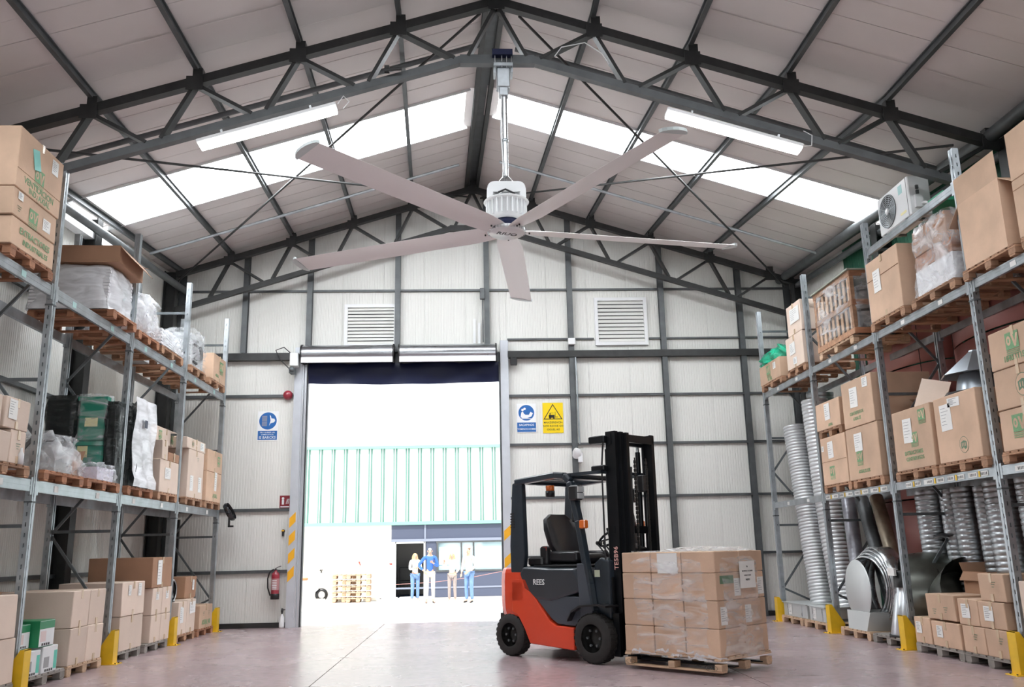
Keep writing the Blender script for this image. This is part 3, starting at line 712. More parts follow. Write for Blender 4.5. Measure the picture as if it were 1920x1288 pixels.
# fourth bay upper
pallet('pallet under the wrapped grey machine, upper left level', L_(1.1), 17.83, Z2, 1.0, 1.1, mt=WOOD, nb=6)
pallet('pallet at the far end of the upper left level under the single carton', L_(1.0), 19.2, Z2, 1.2, 1.0, mt=WOOD, nb=6)
mc = empty('wrapped_machine', (L_(.9), 17.84, Z2+PH), label='grey film wrapped machine beside the tall pale post, upper left level', cat='wrapped load', group='film wrapped loads')
MB().cbx(-.4, .4, -.4, .4, 0, .66, .02).build('casing', mat('grey_machine', (.45, .47, .48), .4), mc)
mm = MB()
for k in range(6): mm.bx(.4, .43, -.3, -.05, .08+k*.09, .12+k*.09)
mm.lathe([(0, .42), (.16, .42), (.16, .40)], 16, (0, .15, .35), Matrix.Rotation(PI/2, 3, 'Y')); mm.build('grille', BLK, mc)
wrap('film', None, 0, 0, 0, .92, .95, .78, FILM, 8, .05, .025).parent = mc
ws = empty('wrapped_stack', (L_(2.2), 17.0, Z2+PH), label='flat silvery wrapped stack behind the wrapped machine, upper left level', cat='wrapped load', group='film wrapped loads')
MB().bx(-.3, .3, -.7, .7, 0, .5).build('packed_item', mat('grey_machine', (.45, .47, .48)), ws); wrap('film', None, 0, 0, 0, .66, 1.46, .62, FILMC, 15, .04, .02).parent = ws
carton('square carton with green mark at the far end of the upper left level', L_(.85), 19.3, Z2+PH, .85, .95, .58, 1, marks=(('logo', .12, .62, .26), ('text', -.2, .2, 'AXIAL', .09)), mt=CARD)
# mid level, near bay
pallet('pale pallet of the half cropped cartons, middle left level', L_(1.0), 10.75, Z1, 1.2, 1.0, mt=WOOD)
for i, (yc, dy, z, dz, lb) in enumerate(((10.47, .66, 0, .36, 'lower carton touching the left frame edge, middle level'), (10.99, .36, 0, .40, 'lower carton next to the first left post, middle level, white bottle in front'),
                                 (10.33, .40, .41, .36, 'upper carton touching the left frame edge, middle level'), (10.90, .58, .41, .37, 'upper carton with hanging paper beside the first left post'))):
    carton(lb, L_(.9), yc, Z1+PH+z, .9, dy, dz, 1, marks=((('label', -.2, .62, .2, .24),) if i == 3 else (('ink', 0, .6),)), mt=CARDP, group='half cropped carton stack, middle left')
tag(MB().lathe([(0, 0), (.035, 0), (.035, .12), (.015, .16), (.015, .2), (0, .2)], 14).build('white_bottle', WHT, loc=(LX+.025, 11.04, Z1+PH)), 'small white bottle standing on pallet edge beside the first left post', 'bottle')
# mid, second bay
pallet('stamped brown pallet under the clear crumpled bundle, middle left', L_(1.1), 12.33, Z1, 1.2, 1.1, mt=WOODR)
pallet('second brown pallet of the middle left level under the small clear pack', L_(1.1), 13.66, Z1, 1.2, 1.1, mt=WOODR)
b2 = wrap('clear_bundle', 'crumpled clear film bundle on the stamped brown pallet', L_(.8), 12.3, Z1+PH, .85, 1.05, .52, FILMC, 21, .2, .05, cat='wrapped load', group='film wrapped loads')
mb = MB()
for k in range(4): mb.lathe([(.14+.02*k, -.42), (.2+.01*k, -.4), (.2+.01*k, -.36), (.14, -.34)], 18, (-.0, 0, .25), Matrix.Rotation(PI/2, 3, 'X'))
mb.bx(-.3, .3, -.1, .42, .02, .38); mb.build('packed_item', mat('grey_machine', (.45, .47, .48)), b2)
open_carton('small brown open carton beside the small clear pack, middle left', L_(.5)-.30, 13.35, Z1+PH, .45, .42, .28, 1, mt=CARDD, flaps=((0, 0), (1, 60), (1, 80), (0, 0)))
b3 = wrap('clear_pack', 'small clear bagged pack beside the second left post, middle level', L_(.4), 13.75, Z1+PH, .42, .72, .26, FILMC, 22, .12, .025, cat='wrapped load', group='film wrapped loads')
MB().bx(-.16, .16, -.3, .3, .01, .2).build('packed_item', mat('lilac_plastic', (.70, .68, .80), .4), b3)
GRN = mat('green_drum_plastic', (.02, .24, .16), .35)
for i, (yy, xx, lb) in enumerate(((12.45, -6.55, 'left'), (13.30, -6.45, 'right'))):
    pass
p = pallet('pallet of the wrapped green bins', -6.2, 14.1, Z1, .6, .9, mt=WOODR, nb=4)
gb = empty('wrapped_bin_stack', (-6.02, 14.22, Z1+PH), label='green plastic bins with yellow label between black wrapped loads', cat='bin', group='wrapped bins, middle left')
MB().cbx(-.23, .23, -.12, .14, 0, .62, .03).cbx(-.22, .22, -.11, .13, .66, 1.36, .03).bx(-.24, .24, -.14, .15, .60, .66).bx(-.23, .23, -.13, .14, 1.32, 1.38).build('bin', GRN, gb)
YP = mat('yellow_paper', (.80, .74, .40))
put(MB().bx(-.10, .10, -.002, 0, -.07, .07).mesh('label', YP), 'label', gb, (.0, -.122, .97)); put(MB().bx(-.08, .08, -.002, 0, -.09, .09).mesh('label', YP), 'label', gb, (-.1, -.124, .50))
wrap('film', None, 0, 0, 0, .5, .32, 1.42, FILM, 33, .02, .012, n=6).parent = gb
for i, (x_, w_) in enumerate(((-6.50, .48), (-5.70, .17))):
    bw = empty('wrapped_black_load', (x_, 14.22, Z1+PH), label='black film wrapped load '+('left of the green bins', 'squeezed between the green bins and the second left post')[i], cat='wrapped load', group='wrapped bins, middle left')
    MB().cbx(-w_/2, w_/2, -.12, .14, 0, 1.36-.1*i, .03).build('packed_item', BLK, bw); wrap('film', None, 0, 0, 0, w_+.03, .32, 1.40-.1*i, FILMB, 31+i, .03, .014, n=8).parent = bw
# mid, third bay: tall black and white wrapped load
pallet('pallet of the tall black and white wrapped load', L_(1.1), 15.15, Z1, 1.15, 1.1, mt=WOODR)
tb = empty('tall_wrapped_load', (L_(.9), 15.15, Z1+PH), label='tall load with black film and white plastic side, middle left level', cat='wrapped load', group='film wrapped loads')
MB().cbx(-.45, .38, -.46, .44, 0, 1.36, .03).build('packed_item', BLK, tb); wrap('black_film', None, -.03, -.03, 0, .9, .98, 1.39, FILMB, 41, .03, .015).parent = tb
wv = MB(); vs = []; 
for j in range(13):
    for i in range(9): vs.append((.45+.02*math.sin(i*1.7+j*.8)+(.05 if j < 2 else 0), -.5+i*.125, 1.48*j/12))
wv.add(vs, [(j*9+i, j*9+i+1, (j+1)*9+i+1, (j+1)*9+i) for j in range(12) for i in range(8)], 0, True)
wv.build('white_plastic_side', FILMW, tb); MB().bx(.482, .486, -.12, 0, 1.0, 1.13).build('logo_patch', mat('navy_door_curtain', (.01, .02, .08)), tb)
pallet('pallet of the mixed cartons right of the tall black load', L_(1.1), 16.5, Z1, 1.05, 1.1, mt=WOOD)
carton('brown carton with dark print, bottom of the mixed stack, middle left', L_(.95), 16.5, Z1+PH, .95, 1.0, .58, 1, mt=CARDP, marks=(('label', -.1, .6, .3, .2),), group='mixed carton stack, middle left')
carton('narrow carton on the dark printed one, middle left', L_(.5), 16.2, Z1+PH+.585, .5, .3, .35, 1, mt=CARDP, group='mixed carton stack, middle left')
carton('small shallow carton on the mixed stack beside third left post', L_(.5), 16.7, Z1+PH+.585, .5, .6, .16, 1, mt=CARDD, group='mixed carton stack, middle left')
carton('long flat carton bridging two stacks, middle left', L_(1.0)-.25, 17.0, Z1+PH+.95, .95, 1.7, .30, 1, mt=CARDP, marks=(('logo', .2, .55, .17), ('logo', -.2, .55, .17)), group='mixed carton stack, middle left')
# mid, fourth bay
pallet('pallet of the two taped tall cartons, far middle left', L_(1.1), 18.05, Z1, 1.1, 1.1, mt=WOOD)
pallet('last pallet of the middle left level at the gable wall', L_(1.1), 19.35, Z1, 1.15, 1.1, mt=WOOD)
carton('tall pale taped carton left of the last one, middle left level', L_(1.0), 18.05, Z1+PH, 1.0, 1.0, .94, 1, mt=CARDP, marks=(('label', -.25, .3, .2, .3), ('label', .28, .3, .2, .3), ('ink', .1, .85)), group='tall cartons, middle left')
carton('white labelled long carton under the round mark, middle left', L_(.9), 18.0, Z1+PH+.945, .9, 1.2, .22, 1, mt=CARDP, marks=(('label', .3, .5, .25, .16), ('crest', -.2, .5, .14)), group='tall cartons, middle left')
carton('lower of the two cartons at the far end, middle left level', L_(1.0), 19.35, Z1+PH, 1.0, 1.1, .62, 1, mt=CARD, marks=(('label', .1, .7, .16, .4), ('text', .1, .2, 'AXIAL', .12)), group='end cartons, middle left')
carton('upper of the two cartons at the far end, middle left level', L_(1.0), 19.35, Z1+PH+.625, 1.0, 1.1, .46, 1, mt=CARD, marks=(('logo', .25, .6, .2),), group='end cartons, middle left')
# ground, near bay
pallet('weathered pallet under the green and white boxes', L_(1.0), 12.31, 0, 1.15, 1.0, mt=WOODG)
pallet('pallet at the bottom left corner mostly cropped', L_(1.0), 10.9, 0, 1.2, 1.0, mt=WOODG)
carton('cropped pale carton at the left frame edge above the floor', L_(.9), 10.9, PH, .9, 1.1, .52, 1, mt=CARDP, group='cropped cartons bottom left')
carton('second cropped pale carton stacked at the left frame edge', L_(.9), 10.85, PH+.525, .9, 1.1, .50, 1, mt=CARDP, group='cropped cartons bottom left')
WBOX = mat('white_printed_card', (.80, .82, .83), .45, var=.08); GBOX = mat('green_printed_card', (.02, .25, .10), .4, var=.3)
def gbox(label, y, z, dy, dz, top, xo=0):
    o = MB().cbx(-.2, .2, -dy/2, dy/2, 0, dz, .006).build('printed_box', GBOX if top else WBOX, loc=(L_(.4)-xo, y, z)); tag(o, label, 'box', 'green and white product boxes')
    a = MB().bx(.2, .2012, -dy*.48, dy*.48, .01, dz*.98).build('front_print', WBOX, o)
    MB().bx(.2012, .202, -dy*.48, dy*.48, dz*.68, dz*.97).build('green_band', GBOX, o) if top else MB().bx(.2012, .202, dy*.25, dy*.46, dz*.1, dz*.8).build('green_band', mat('aqua_print', (.10, .55, .42), .4), o)
    MB().bx(.2012, .202, -dy*.4, -dy*.05, dz*.2, dz*.6).build('picture_print', mat('pink_print', (.75, .62, .60)) if top else mat('grey_ink', (.5, .5, .52)), o)
    m_ = MB()
    for k in range(4): m_.bx(.202, .2026, -dy*.3+k*dy*.14, -dy*.2+k*dy*.14, dz*.05, dz*.14)
    m_.build('small_icon', INK, o); return o
gbox('left white box of the lower pair of product boxes', 11.93, PH, .40, .31, False); gbox('right white box of the lower pair of product boxes', 12.40, PH, .42, .33, False)
gbox('green topped box on the right white product box', 12.25, PH+.335, .42, .33, True); gbox('all green box behind the post, on the white product boxes', 11.86, PH+.335, .28, .30, True, .1)
for k, (yy, zz) in enumerate(((11.95, 0), (12.42, 0))):
    gbox('inner white product box in second row, '+('nearer' if k == 0 else 'farther')+' one', yy, PH+zz, .42, .3, False, .42)
carton('tall white carton on the inner product boxes at the far left', L_(.9)-.45, 11.2, PH+1.03, .5, .5, .25, 1, mt=WBOX, group='cropped cartons bottom left')
# ground, second bay: big brown cartons 2 x 2
pallet('pallet under the four big brown cartons, ground left', L_(1.1), 13.52, 0, 1.15, 1.1, mt=WOODP)
for j, lv in enumerate(('bottom', 'top')):
    for i, (yc, w) in enumerate(((13.22, 'nearer'), (13.78, 'farther'))):
        carton(f'{w} {lv} one of the four big brown cartons, ground left', L_(1.0), yc, PH+j*.50, 1.0, .545, .495, 1, mt=CARDD if i == 0 and j == 5 else CARDP, marks=(), group='four big brown cartons, ground left')
for j, lv in enumerate(('bottom', 'top')):
    carton(f'{lv} deep brown carton standing behind the four big ones, ground left', -6.9, 13.0, PH+j*.5, .5, .9, .49, 1, mt=CARDD, group='deep brown cartons, ground left')
# ground, third bay
pallet('pallet under the two tall pale cartons, ground left', L_(1.1), 15.1, 0, 1.15, 1.1, mt=WOODG)
pallet('pallet under the three tier stack, ground left', L_(1.1), 16.45, 0, 1.15, 1.1, mt=WOODG)
for j, lv in enumerate(('lower', 'upper')):
    carton(f'{lv} of the two tall pale cartons behind the second yellow guard', L_(1.0), 15.2, PH+j*.53, 1.0, .98, .525, 1, mt=CARDP, marks=((('label', -.2, .75, .12, .16), ('label', .25, .75, .14, .2)) if j else ()), group='two tall pale cartons, ground left')
for j in range(2):
    for i, (yc, w) in enumerate(((16.32, 'left'), (16.82, 'right'))):
        carton(f'{w} carton in the {("bottom", "middle")[j]} tier of the three tier stack, ground left', L_(1.0), yc, PH+j*.46, 1.0, .48, .455, 1, mt=CARDP, marks=((('label', 0, .7, .14, .14),) if j else ()), group='three tier stack, ground left')
carton('wide dark brown carton on top of the three tier stack', L_(1.1), 16.5, PH+.92, 1.1, 1.0, .52, 1, mt=CARDD, marks=(('label', -.15, .5, .22, .42),), group='three tier stack, ground left')
# ground, fourth bay
pallet('pallet under the two white faced cartons, ground left', L_(1.1), 18.05, 0, 1.15, 1.1, mt=WOOD)
pallet('last pallet on the floor, far end of the left rack', L_(1.1), 19.35, 0, 1.1, 1.1, mt=WOODR)
carton('nearer of the two white faced cartons, far ground left', L_(1.0), 17.78, PH, 1.0, .5, .6, 1, mt=CARDP, marks=(('label', -.1, .6, .2, .3),), group='white faced cartons, ground left')
carton('farther of the two white faced cartons, far ground left', L_(1.0), 18.32, PH, 1.0, .54, .62, 1, mt=CARDP, marks=(('label', .1, .75, .36, .22),), group='white faced cartons, ground left')
carton('brown carton with white label set back on the far ground left stack', L_(1.1)-.12, 18.75, PH+.63, 1.0, .72, .42, 1, mt=CARDD, marks=(('label', .2, .6, .12, .2),), group='far cartons, ground left')
carton('fruit printed low carton at the far end of the left rack floor', L_(1.0), 19.35, PH, 1.0, .9, .46, 1, mt=CARD, marks=(('text', 0, .25, 'AXIAL 40', .14), ('ink', .2, .7), ('ink', -.2, .7)), group='far cartons, ground left')
carton('small carton between the set back one and the fruit printed one', L_(.5)-.3, 19.2, PH+.465, .5, .5, .16, 1, mt=CARD, group='far cartons, ground left')
fn = empty('grey_fan_head', (L_(.4)+.02, 17.55, PH+.61), label='small grey fan head lying on the white faced cartons', cat='fan')
MB().lathe([(0, -.05), (.1, -.05), (.19, 0), (.2, .04), (.17, .05)], 20, (0, 0, .2), Matrix.Rotation(PI/2, 3, 'Y')).build('shroud', BLKG, fn)
MB().lathe([(.20, .035), (.215, .045), (.2, .06)], 20, (0, 0, .2), Matrix.Rotation(PI/2, 3, 'Y')).build('rim', WHT, fn)
MB().bx(-.06, .06, -.1, .1, 0, .02).build('foot', BLK, fn)

# ------------------------------------------------------------------ right rack contents
RX = 6.56
def R_(d): return RX+d/2
Z1, Z2 = 2.48, 4.912
TXT = (('EXTRACTORES', .09), ('CENTRIFUGOS', .09))
# upper
pallet('pallet under the big plain carton, upper right', R_(1.1), 10.25, Z2, 1.15, 1.1, mt=WOOD)
pallet('pallet of the two stacked cartons at the right frame edge, upper level', R_(1.1), 8.95, Z2, 1.2, 1.1, mt=WOOD)
open_carton('big plain carton with one flap standing up, upper right', R_(1.0), 10.26, Z2+PH, 1.0, .92, .90, -1, flaps=((1, 88), (1, -30), (0, 0), (1, -40)), mt=CARD, fh=.36)
carton('lower of two cartons at the right frame edge, upper level', R_(1.0), 9.05, Z2+PH, 1.0, 1.0, .72, -1, marks=(('label', .36, .66, .18, .2),), mt=CARD, seam=.6, group='edge cartons, upper right')
carton('upper of two cartons at the right frame edge, upper level', R_(1.0), 9.05, Z2+PH+.725, 1.0, 1.0, .62, -1, marks=(('label', .3, .55, .26, .34), ('text', .36, .2, 'AXIAL', .1)), mt=CARD, group='edge cartons, upper right')
pallet('pallet under the clear wrapped brown boxes, upper right', R_(1.1), 11.62, Z2, 1.2, 1.1, mt=WOOD)
pallet('orange pallet under the big taped carton, upper right', R_(1.1), 13.0, Z2, 1.15, 1.1, mt=WOOD)
pw = empty('wrapped_load', (R_(1.0), 11.6, Z2+PH), label='brown boxes wound in crumpled clear film beside the first right post', cat='wrapped load', group='film wrapped loads')
MB().cbx(-.44, .44, -.5, .5, 0, .40, .01).build('inner_box', mat('white_board', (.78, .79, .82)), pw); MB().cbx(-.42, .42, -.48, .5, .41, .62, .01).build('inner_box', WOODR, pw); MB().cbx(-.42, .44, -.42, .5, .63, 1.02, .01).build('inner_box', CARDD, pw)
MB().cbx(-.35, .4, -.3, .45, 1.03, 1.08, .005).build('inner_lid', CARDD, pw)
wrap('film', None, 0, 0, 0, 1.0, 1.12, 1.07, FILMC, 51, .08, .02).parent = pw
carton('big taped carton with torn white label, upper right', R_(1.05), 12.98, Z2+PH, 1.05, 1.08, 1.0, -1, marks=(('label', -.18, .62, .24, .36),), mt=CARD, group='big cartons, upper right', seam=.68)
# crate
pallet('pallet under the slatted wooden crate', R_(1.0), 15.0, Z2, 1.5, 1.0, mt=WOODP, nb=8)
cr = empty('slatted_crate', (R_(.9), 14.95, Z2+PH), PI, label='slatted wooden crate wrapped in clear film, upper right', cat='crate')
cw, cd, ch = 1.62, .9, 1.12
for z in (.05, .55, ch-.05):
    for X in (-cd/2, cd/2): MB().cbx(X-.012, X+.012, -cw/2, cw/2, z-.05, z+.05, .003).build('rail', WOOD, cr)
for Yy in (-cw/2+.05, cw/2-.05):
    for X in (-cd/2+.03, cd/2-.03): MB().cbx(X-.035, X+.035, Yy-.045, Yy+.045, 0, ch, .003).build('corner_post', WOOD, cr)
    for z in (.05, .55, ch-.05): MB().cbx(-cd/2, cd/2, Yy-.012+(.05 if Yy > 0 else -.05), Yy+.012+(.05 if Yy > 0 else -.05), z-.05, z+.05, .003).build('rail', WOODR, cr)
sl_ = MB().cbx(-.011, .011, -.045, .045, 0, ch-.1, .003).mesh('slat', WOODP)
for k in range(8): put(sl_, 'slat', cr, (cd/2-.03, -cw/2+.15+k*(cw-.3)/7, .05))
MB().cbx(-cd/2-.03, cd/2+.05, -cw/2-.03, cw/2+.03, ch, ch+.03, .003).build('lid', mat('grey_green_board', (.30, .32, .27), .7), cr)
MB().cbx(-.35, .28, -.68, .68, .02, .9, .03).build('packed_item', mat('dark_grey_machine', (.12, .125, .13), .4), cr)
wrap('film', None, 0, 0, .1, cd+.1, cw+.06, ch-.15, FILM, 61, .02, .012, top=False).parent = cr
# far upper right
pallet('pallet under the tall pale wrapped carton, far upper right', R_(1.0), 16.95, Z2, 1.0, 1.0, mt=WOOD)
pallet('last pallet of the upper right level at the gable wall', R_(1.0), 18.45, Z2, 1.3, 1.0, mt=WOOD)
carton('tall pale wrapped carton behind the third right post, lower half', R_(.9), 16.95, Z2+PH, .9, .92, .66, -1, mt=CARDP, marks=(('label', -.1, .6, .3, .24), ('label', 0, .2, .2, .14)), group='pale wrapped cartons, far upper right')
carton('white labelled carton on top of the tall pale one, far upper right', R_(.85), 16.85, Z2+PH+.665, .85, .75, .62, -1, mt=CARDP, marks=(('label', .1, .6, .5, .3),), group='pale wrapped cartons, far upper right')
carton('green marked carton beneath the green bag, far upper right', R_(.85), 18.5, Z2+PH, .85, 1.3, .42, -1, mt=CARD, marks=(('logo', -.05, .62, .24), ('text', 0, .15, 'AXIAL', .1), ('label', .25, .7, .16, .14)), group='far cartons, upper right')
tag(wrap('green_bag', 'green and clear plastic bag on the far upper right carton', R_(.8), 18.55, Z2+PH+.42, .8, 1.2, .33, film('green_bag_film', .8, (.04, .55, .33), 5), 71, .35, .05), None, 'bag')
# middle level
pallet('pallet of the three stacked cartons at the right frame edge, middle level', R_(1.1), 9.95, Z1, 1.2, 1.1, mt=WOOD)
for j, (dz, mk) in enumerate(((.50, (('logo', -.12, .62, .26), ('text', .2, .2, 'AXIAL', .1))), (.49, (('crest', .06, .5, .28),)), (.48, (('logo', -.02, .62, .26), ('text', .0, .2, '1840.11150', .1)))))  :
    z = Z1+PH+(0, .505, 1.0)[j]
    carton(('bottom', 'middle', 'top')[j]+' one of three cartons at the right frame edge, middle level', R_(1.0), 9.98, z, 1.0, 1.02, dz, -1, mt=CARD, marks=mk, group='edge carton tower, middle right')
pallet('dark pallet under the nearer white labelled carton, middle right', R_(1.1), 11.46, Z1, 1.18, 1.1, mt=WOOD)
pallet('dark pallet under the farther white labelled carton, middle right', R_(1.1), 12.72, Z1, 1.22, 1.1, mt=WOOD)
carton('big carton with crest mark and taped top, right of its twin, middle right', R_(1.0), 11.46, Z1+PH, 1.0, 1.05, .90, -1, marks=(('label', -.22, .68, .28, .36), ('label', .0, .88, .3, .12), ('crest', .12, .22, .22)), group='twin big cartons, middle right', mt=CARD, tape=False)
carton('big carton with green square mark and tall label, middle right', R_(.58), 12.68, Z1+PH, .58, 1.15, .90, -1, marks=(('label', -.1, .64, .26, .36), ('logo', .3, .84, .2), ('logo', .05, .5, .2), ('text', 0, .27, 'EXTRACTORES', .08), ('text', .02, .17, 'CENTRIFUGOS', .08)), group='twin big cartons, middle right', mt=CARD, tape=False)
open_carton('open brown carton behind the twin cartons, middle right', 7.42, 12.85, Z1+PH, .5, 1.3, 1.05, -1, flaps=((1, -30), (1, 40), (1, 60), (1, 30)), mt=CARDD)
tag(MB().bx(-.004, .004, -.25, .25, 0, .45).build('card_offcut', CARDP, loc=(6.9, 12.75, Z1+PH+.9), rot=(.3, .2, .5)), 'pale cardboard offcut sticking up behind the twin cartons', 'card')
# conical hood
hd = empty('metal_hood', (7.0, 11.55, Z1+PH+.905), label='grey sheet metal roof cowl standing on the crest marked carton', cat='hood')
SHM = mat('blue_grey_sheet_metal', (.50, .56, .62), .35, .7, var=.15)
MB().lathe([(.07, .62), (.075, .60), (.46, .28), (.48, .275), (.46, .27), (.07, .58)], 8, sm=False).build('cone', SHM, hd)
MB().lathe([(.30, .0), (.26, .22), (.22, .29)], 20).build('collar', SHM, hd); MB().lathe([(0, .0), (.44, .0), (.46, .03), (.3, .04)], 8, sm=False).build('base_flange', GALVD, hd)
# third bay, middle
pallet('pallet left of the pair under the four carton stack, middle right', R_(1.1), 15.55, Z1, 1.2, 1.1, mt=WOOD)
pallet('pallet right of the pair under the four carton stack, middle right', R_(1.1), 14.3, Z1, 1.15, 1.1, mt=WOOD)
carton('lower left carton of the four carton stack, middle right', R_(1.0), 15.57, Z1+PH, 1.0, 1.1, .86, -1, seam=.42, marks=(('logo', -.1, .27, .22), ('label', -.1, .72, .24, .3), ('label', -.42, .78, .1, .1)), group='four carton stack, middle right', mt=CARD, tape=False)
carton('lower right carton of the four carton stack, middle right', R_(1.0), 14.38, Z1+PH, 1.0, 1.22, .88, -1, marks=(('label', -.1, .7, .3, .3), ('logo', -.1, .42, .22), ('text', .0, .14, 'AXIALES HX', .08)), group='four carton stack, middle right', mt=CARD, tape=False)
pallet('small orange pallet between two cartons, middle right', R_(.8), 15.62, Z1+PH+.865, 1.05, .8, mt=WOOD, nb=5)
carton('upper left carton on the small orange pallet, middle right', R_(.8), 15.66, Z1+2*PH+.865, .8, 1.08, .50, -1, marks=(('label', -.0, .62, .24, .3), ('text', .1, .12, 'AXIAL', .07)), group='four carton stack, middle right', mt=CARD, tape=False)
carton('upper right carton of the four carton stack, white torn label', R_(1.0), 14.38, Z1+PH+.885, 1.0, 1.18, .80, -1, marks=(('label', -.1, .62, .3, .34), ('label', .3, .85, .2, .16), ('text', -.05, .28, 'CENTRIFUGOS', .08), ('text', -.05, .16, 'AXIALES', .08)), group='four carton stack, middle right', mt=CARD, tape=False)
# ground: small cartons
pallet('grey brown pallet under the three farther small cartons', R_(1.1), 12.68, 0, 1.30, 1.1, mt=WOODG)
pallet('grey brown pallet under the five nearer small cartons', R_(1.1), 11.42, 0, 1.18, 1.1, mt=WOODG)
cs = (('left of the bottom pair, farther small cartons', 13.08, 0, .46, .36, .4), ('right of the bottom pair, farther small cartons', 12.44, 0, .74, .34, .9), ('on top of the farther small cartons', 12.50, .365, .76, .34, .9))
for i, (lb, y, z, dy, dz, dx) in enumerate(cs):
    carton('small carton '+lb, R_(dx), y, PH+z, dx, dy, dz, -1, marks=((('label', -.2, .6, .16, .16),) if i < 2 else (('ink', -.2, .4), ('ink', .2, .5))), group='farther small cartons, ground right', mt=CARD)
cs = (('bottom left of the nearer stack', 11.74, 0, .52, .34), ('bottom right of the nearer stack', 11.18, 0, .56, .34), ('second tier left of the nearer stack', 11.80, .345, .48, .33), ('second tier right of the nearer stack', 11.26, .345, .58, .33), ('alone on top of the nearer stack', 11.18, .68, .56, .34))
for i, (lb, y, z, dy, dz) in enumerate(cs):
    carton('small carton '+lb, R_(.5), y, PH+z, .5, dy, dz, -1, marks=((('label', -.1, .55, .2, .18),) if i in (2, 3) else (('ink', .1, .7),)), group='nearer small cartons, ground right', mt=CARD)
open_carton('long open carton with folded flap behind the small cartons', 7.35, 12.42, .144+.708, .55, .62, .30, -1, flaps=((1, -60), (0, 0), (0, 0), (1, 60)), mt=CARDD, fh=.14)
carton('cropped pale carton right of the last yellow guard', R_(.8), 10.15, PH, .8, .9, .95, -1, mt=CARDP, group='nearer small cartons, ground right')
pallet('pallet cropped at the lower right frame edge', R_(1.0), 10.1, 0, 1.1, 1.0, mt=WOODG)
# ducts on the floor, third bay
pallet('pale orange pallet under the round duct bends', R_(1.0), 15.45, 0, 1.2, 1.0, mt=WOODP)
pallet('grey weathered pallet under the silver cone', R_(1.0), 14.22, 0, 1.10, 1.0, mt=WOODG)
db = empty('duct_bend_stack', (R_(.9), 15.35, PH), label='nested round galvanised duct bends on the pale orange pallet', cat='duct')
for k in range(4):
    r = .66-.05*k
    MB().lathe([(r, -.28+.03*k), (r+.01, -.27+.03*k), (r+.01, .02), (r-.02, .03), (r-.03, -.28+.03*k)], 40, (-.05-.05*k, 0, .70), Matrix.Rotation(-PI/2, 3, 'Y') @ Matrix.Rotation(.08*k, 3, 'X')).build('ring', GALVB, db)
MB().lathe([(0, .02), (.48, .02), (.50, .0)], 40, (-.36, 0, .66), Matrix.Rotation(-PI/2, 3, 'Y')).build('end_cap', mat('matt_zinc', (.66, .69, .69), .5, .5), db)
MB().hexa([(-.44, -.36, 0), (.4, -.36, 0), (.4, .36, 0), (-.44, .36, 0), (-.40, -.46, .30), (.4, -.46, .30), (.4, .46, .30), (-.40, .46, .30)]).build('square_transition', mat('matt_zinc', (.6, .62, .62)), db)
sc_ = empty('silver_cone_duct', (R_(.55), 14.05, PH), label='tall silver cone shaped duct piece on the grey weathered pallet', cat='duct')
MB().lathe([(.27, 0), (.28, .02), (.16, .62), (.13, .66), (.13, .74)], 28).build('cone', mat('pale_aluminium', (.72, .76, .80), .3, .8), sc_)
MB().lathe([(.15, .74), (.15, .98), (.11, 1.0), (0, 1.0)], 24).build('motor', BLK, sc_); MB().lathe([(.29, 0), (.3, 0), (.3, .03), (.27, .03)], 28).build('rim', BLK, sc_)
MB().bx(-.2, -.165, -.12, .1, .92, 1.04).build('tag', PAPER, sc_)
dk = empty('dark_duct_heap', (7.3, 13.9, PH), label='dark rounded sheet metal pieces heaped behind the silver cone', cat='duct')
GM = mat('dark_olive_sheet_metal', (.17, .18, .16), .3, .7, var=.4)
MB().lathe([(.62, -.35), (.66, .0), (.62, .35)], 26, (-.1, .1, .62), Matrix.Rotation(PI/2, 3, 'Y') @ Matrix.Rotation(.3, 3, 'X')).build('hood_shell', GM, dk)
MB().lathe([(.3, -.5), (.5, -.1), (.55, .4)], 22, (.0, -.75, .55), Matrix.Rotation(1.2, 3, 'X')).build('hood_shell', GM, dk)
MB().lathe([(.7, 0), (.74, .02), (.74, .2), (.7, .22)], 28, (.15, -.2, .82), Matrix.Rotation(1.35, 3, 'Y'), arc=PI*1.1).build('black_arch', BLK, dk)
MB().cbx(-.3, .3, -.8, .5, 0, .3, .03).build('duct_box', GM, dk)
# far ground right: flat metal boxes
pallet('farther pale pallet beneath the flat metal boxes', R_(1.0), 18.5, 0, 1.2, 1.0, mt=WOODP)
pallet('nearer pale pallet beneath the flat metal boxes', R_(1.0), 17.2, 0, 1.2, 1.0, mt=WOODP)
MZ = mat('matt_zinc', (.6, .62, .62), .5, .5)
for i, (y, dy, lb) in enumerate(((18.35, 1.3, 'longer flat'), (17.15, .8, 'shorter flat'))):
    o = empty('sheet_metal_box', (R_(.9), y, PH), PI, label=lb+' sheet metal box on the far right floor pallets', cat='metal box', group='flat metal boxes')
    MB().cbx(-.42, .42, -dy/2, dy/2, 0, .26, .008).build('body', MZ, o); MB().bx(-.45, .45, -dy/2-.02, dy/2+.02, .26, .275).build('lid', MZ, o)
    put(sheet(.2, .2), 'label', o, (.425, -dy*.2, .14)); 
    for s in (-.3, .3): MB().bx(.42, .43, dy*s-.012, dy*s+.012, .02, .24).build('strap', GALVB, o)
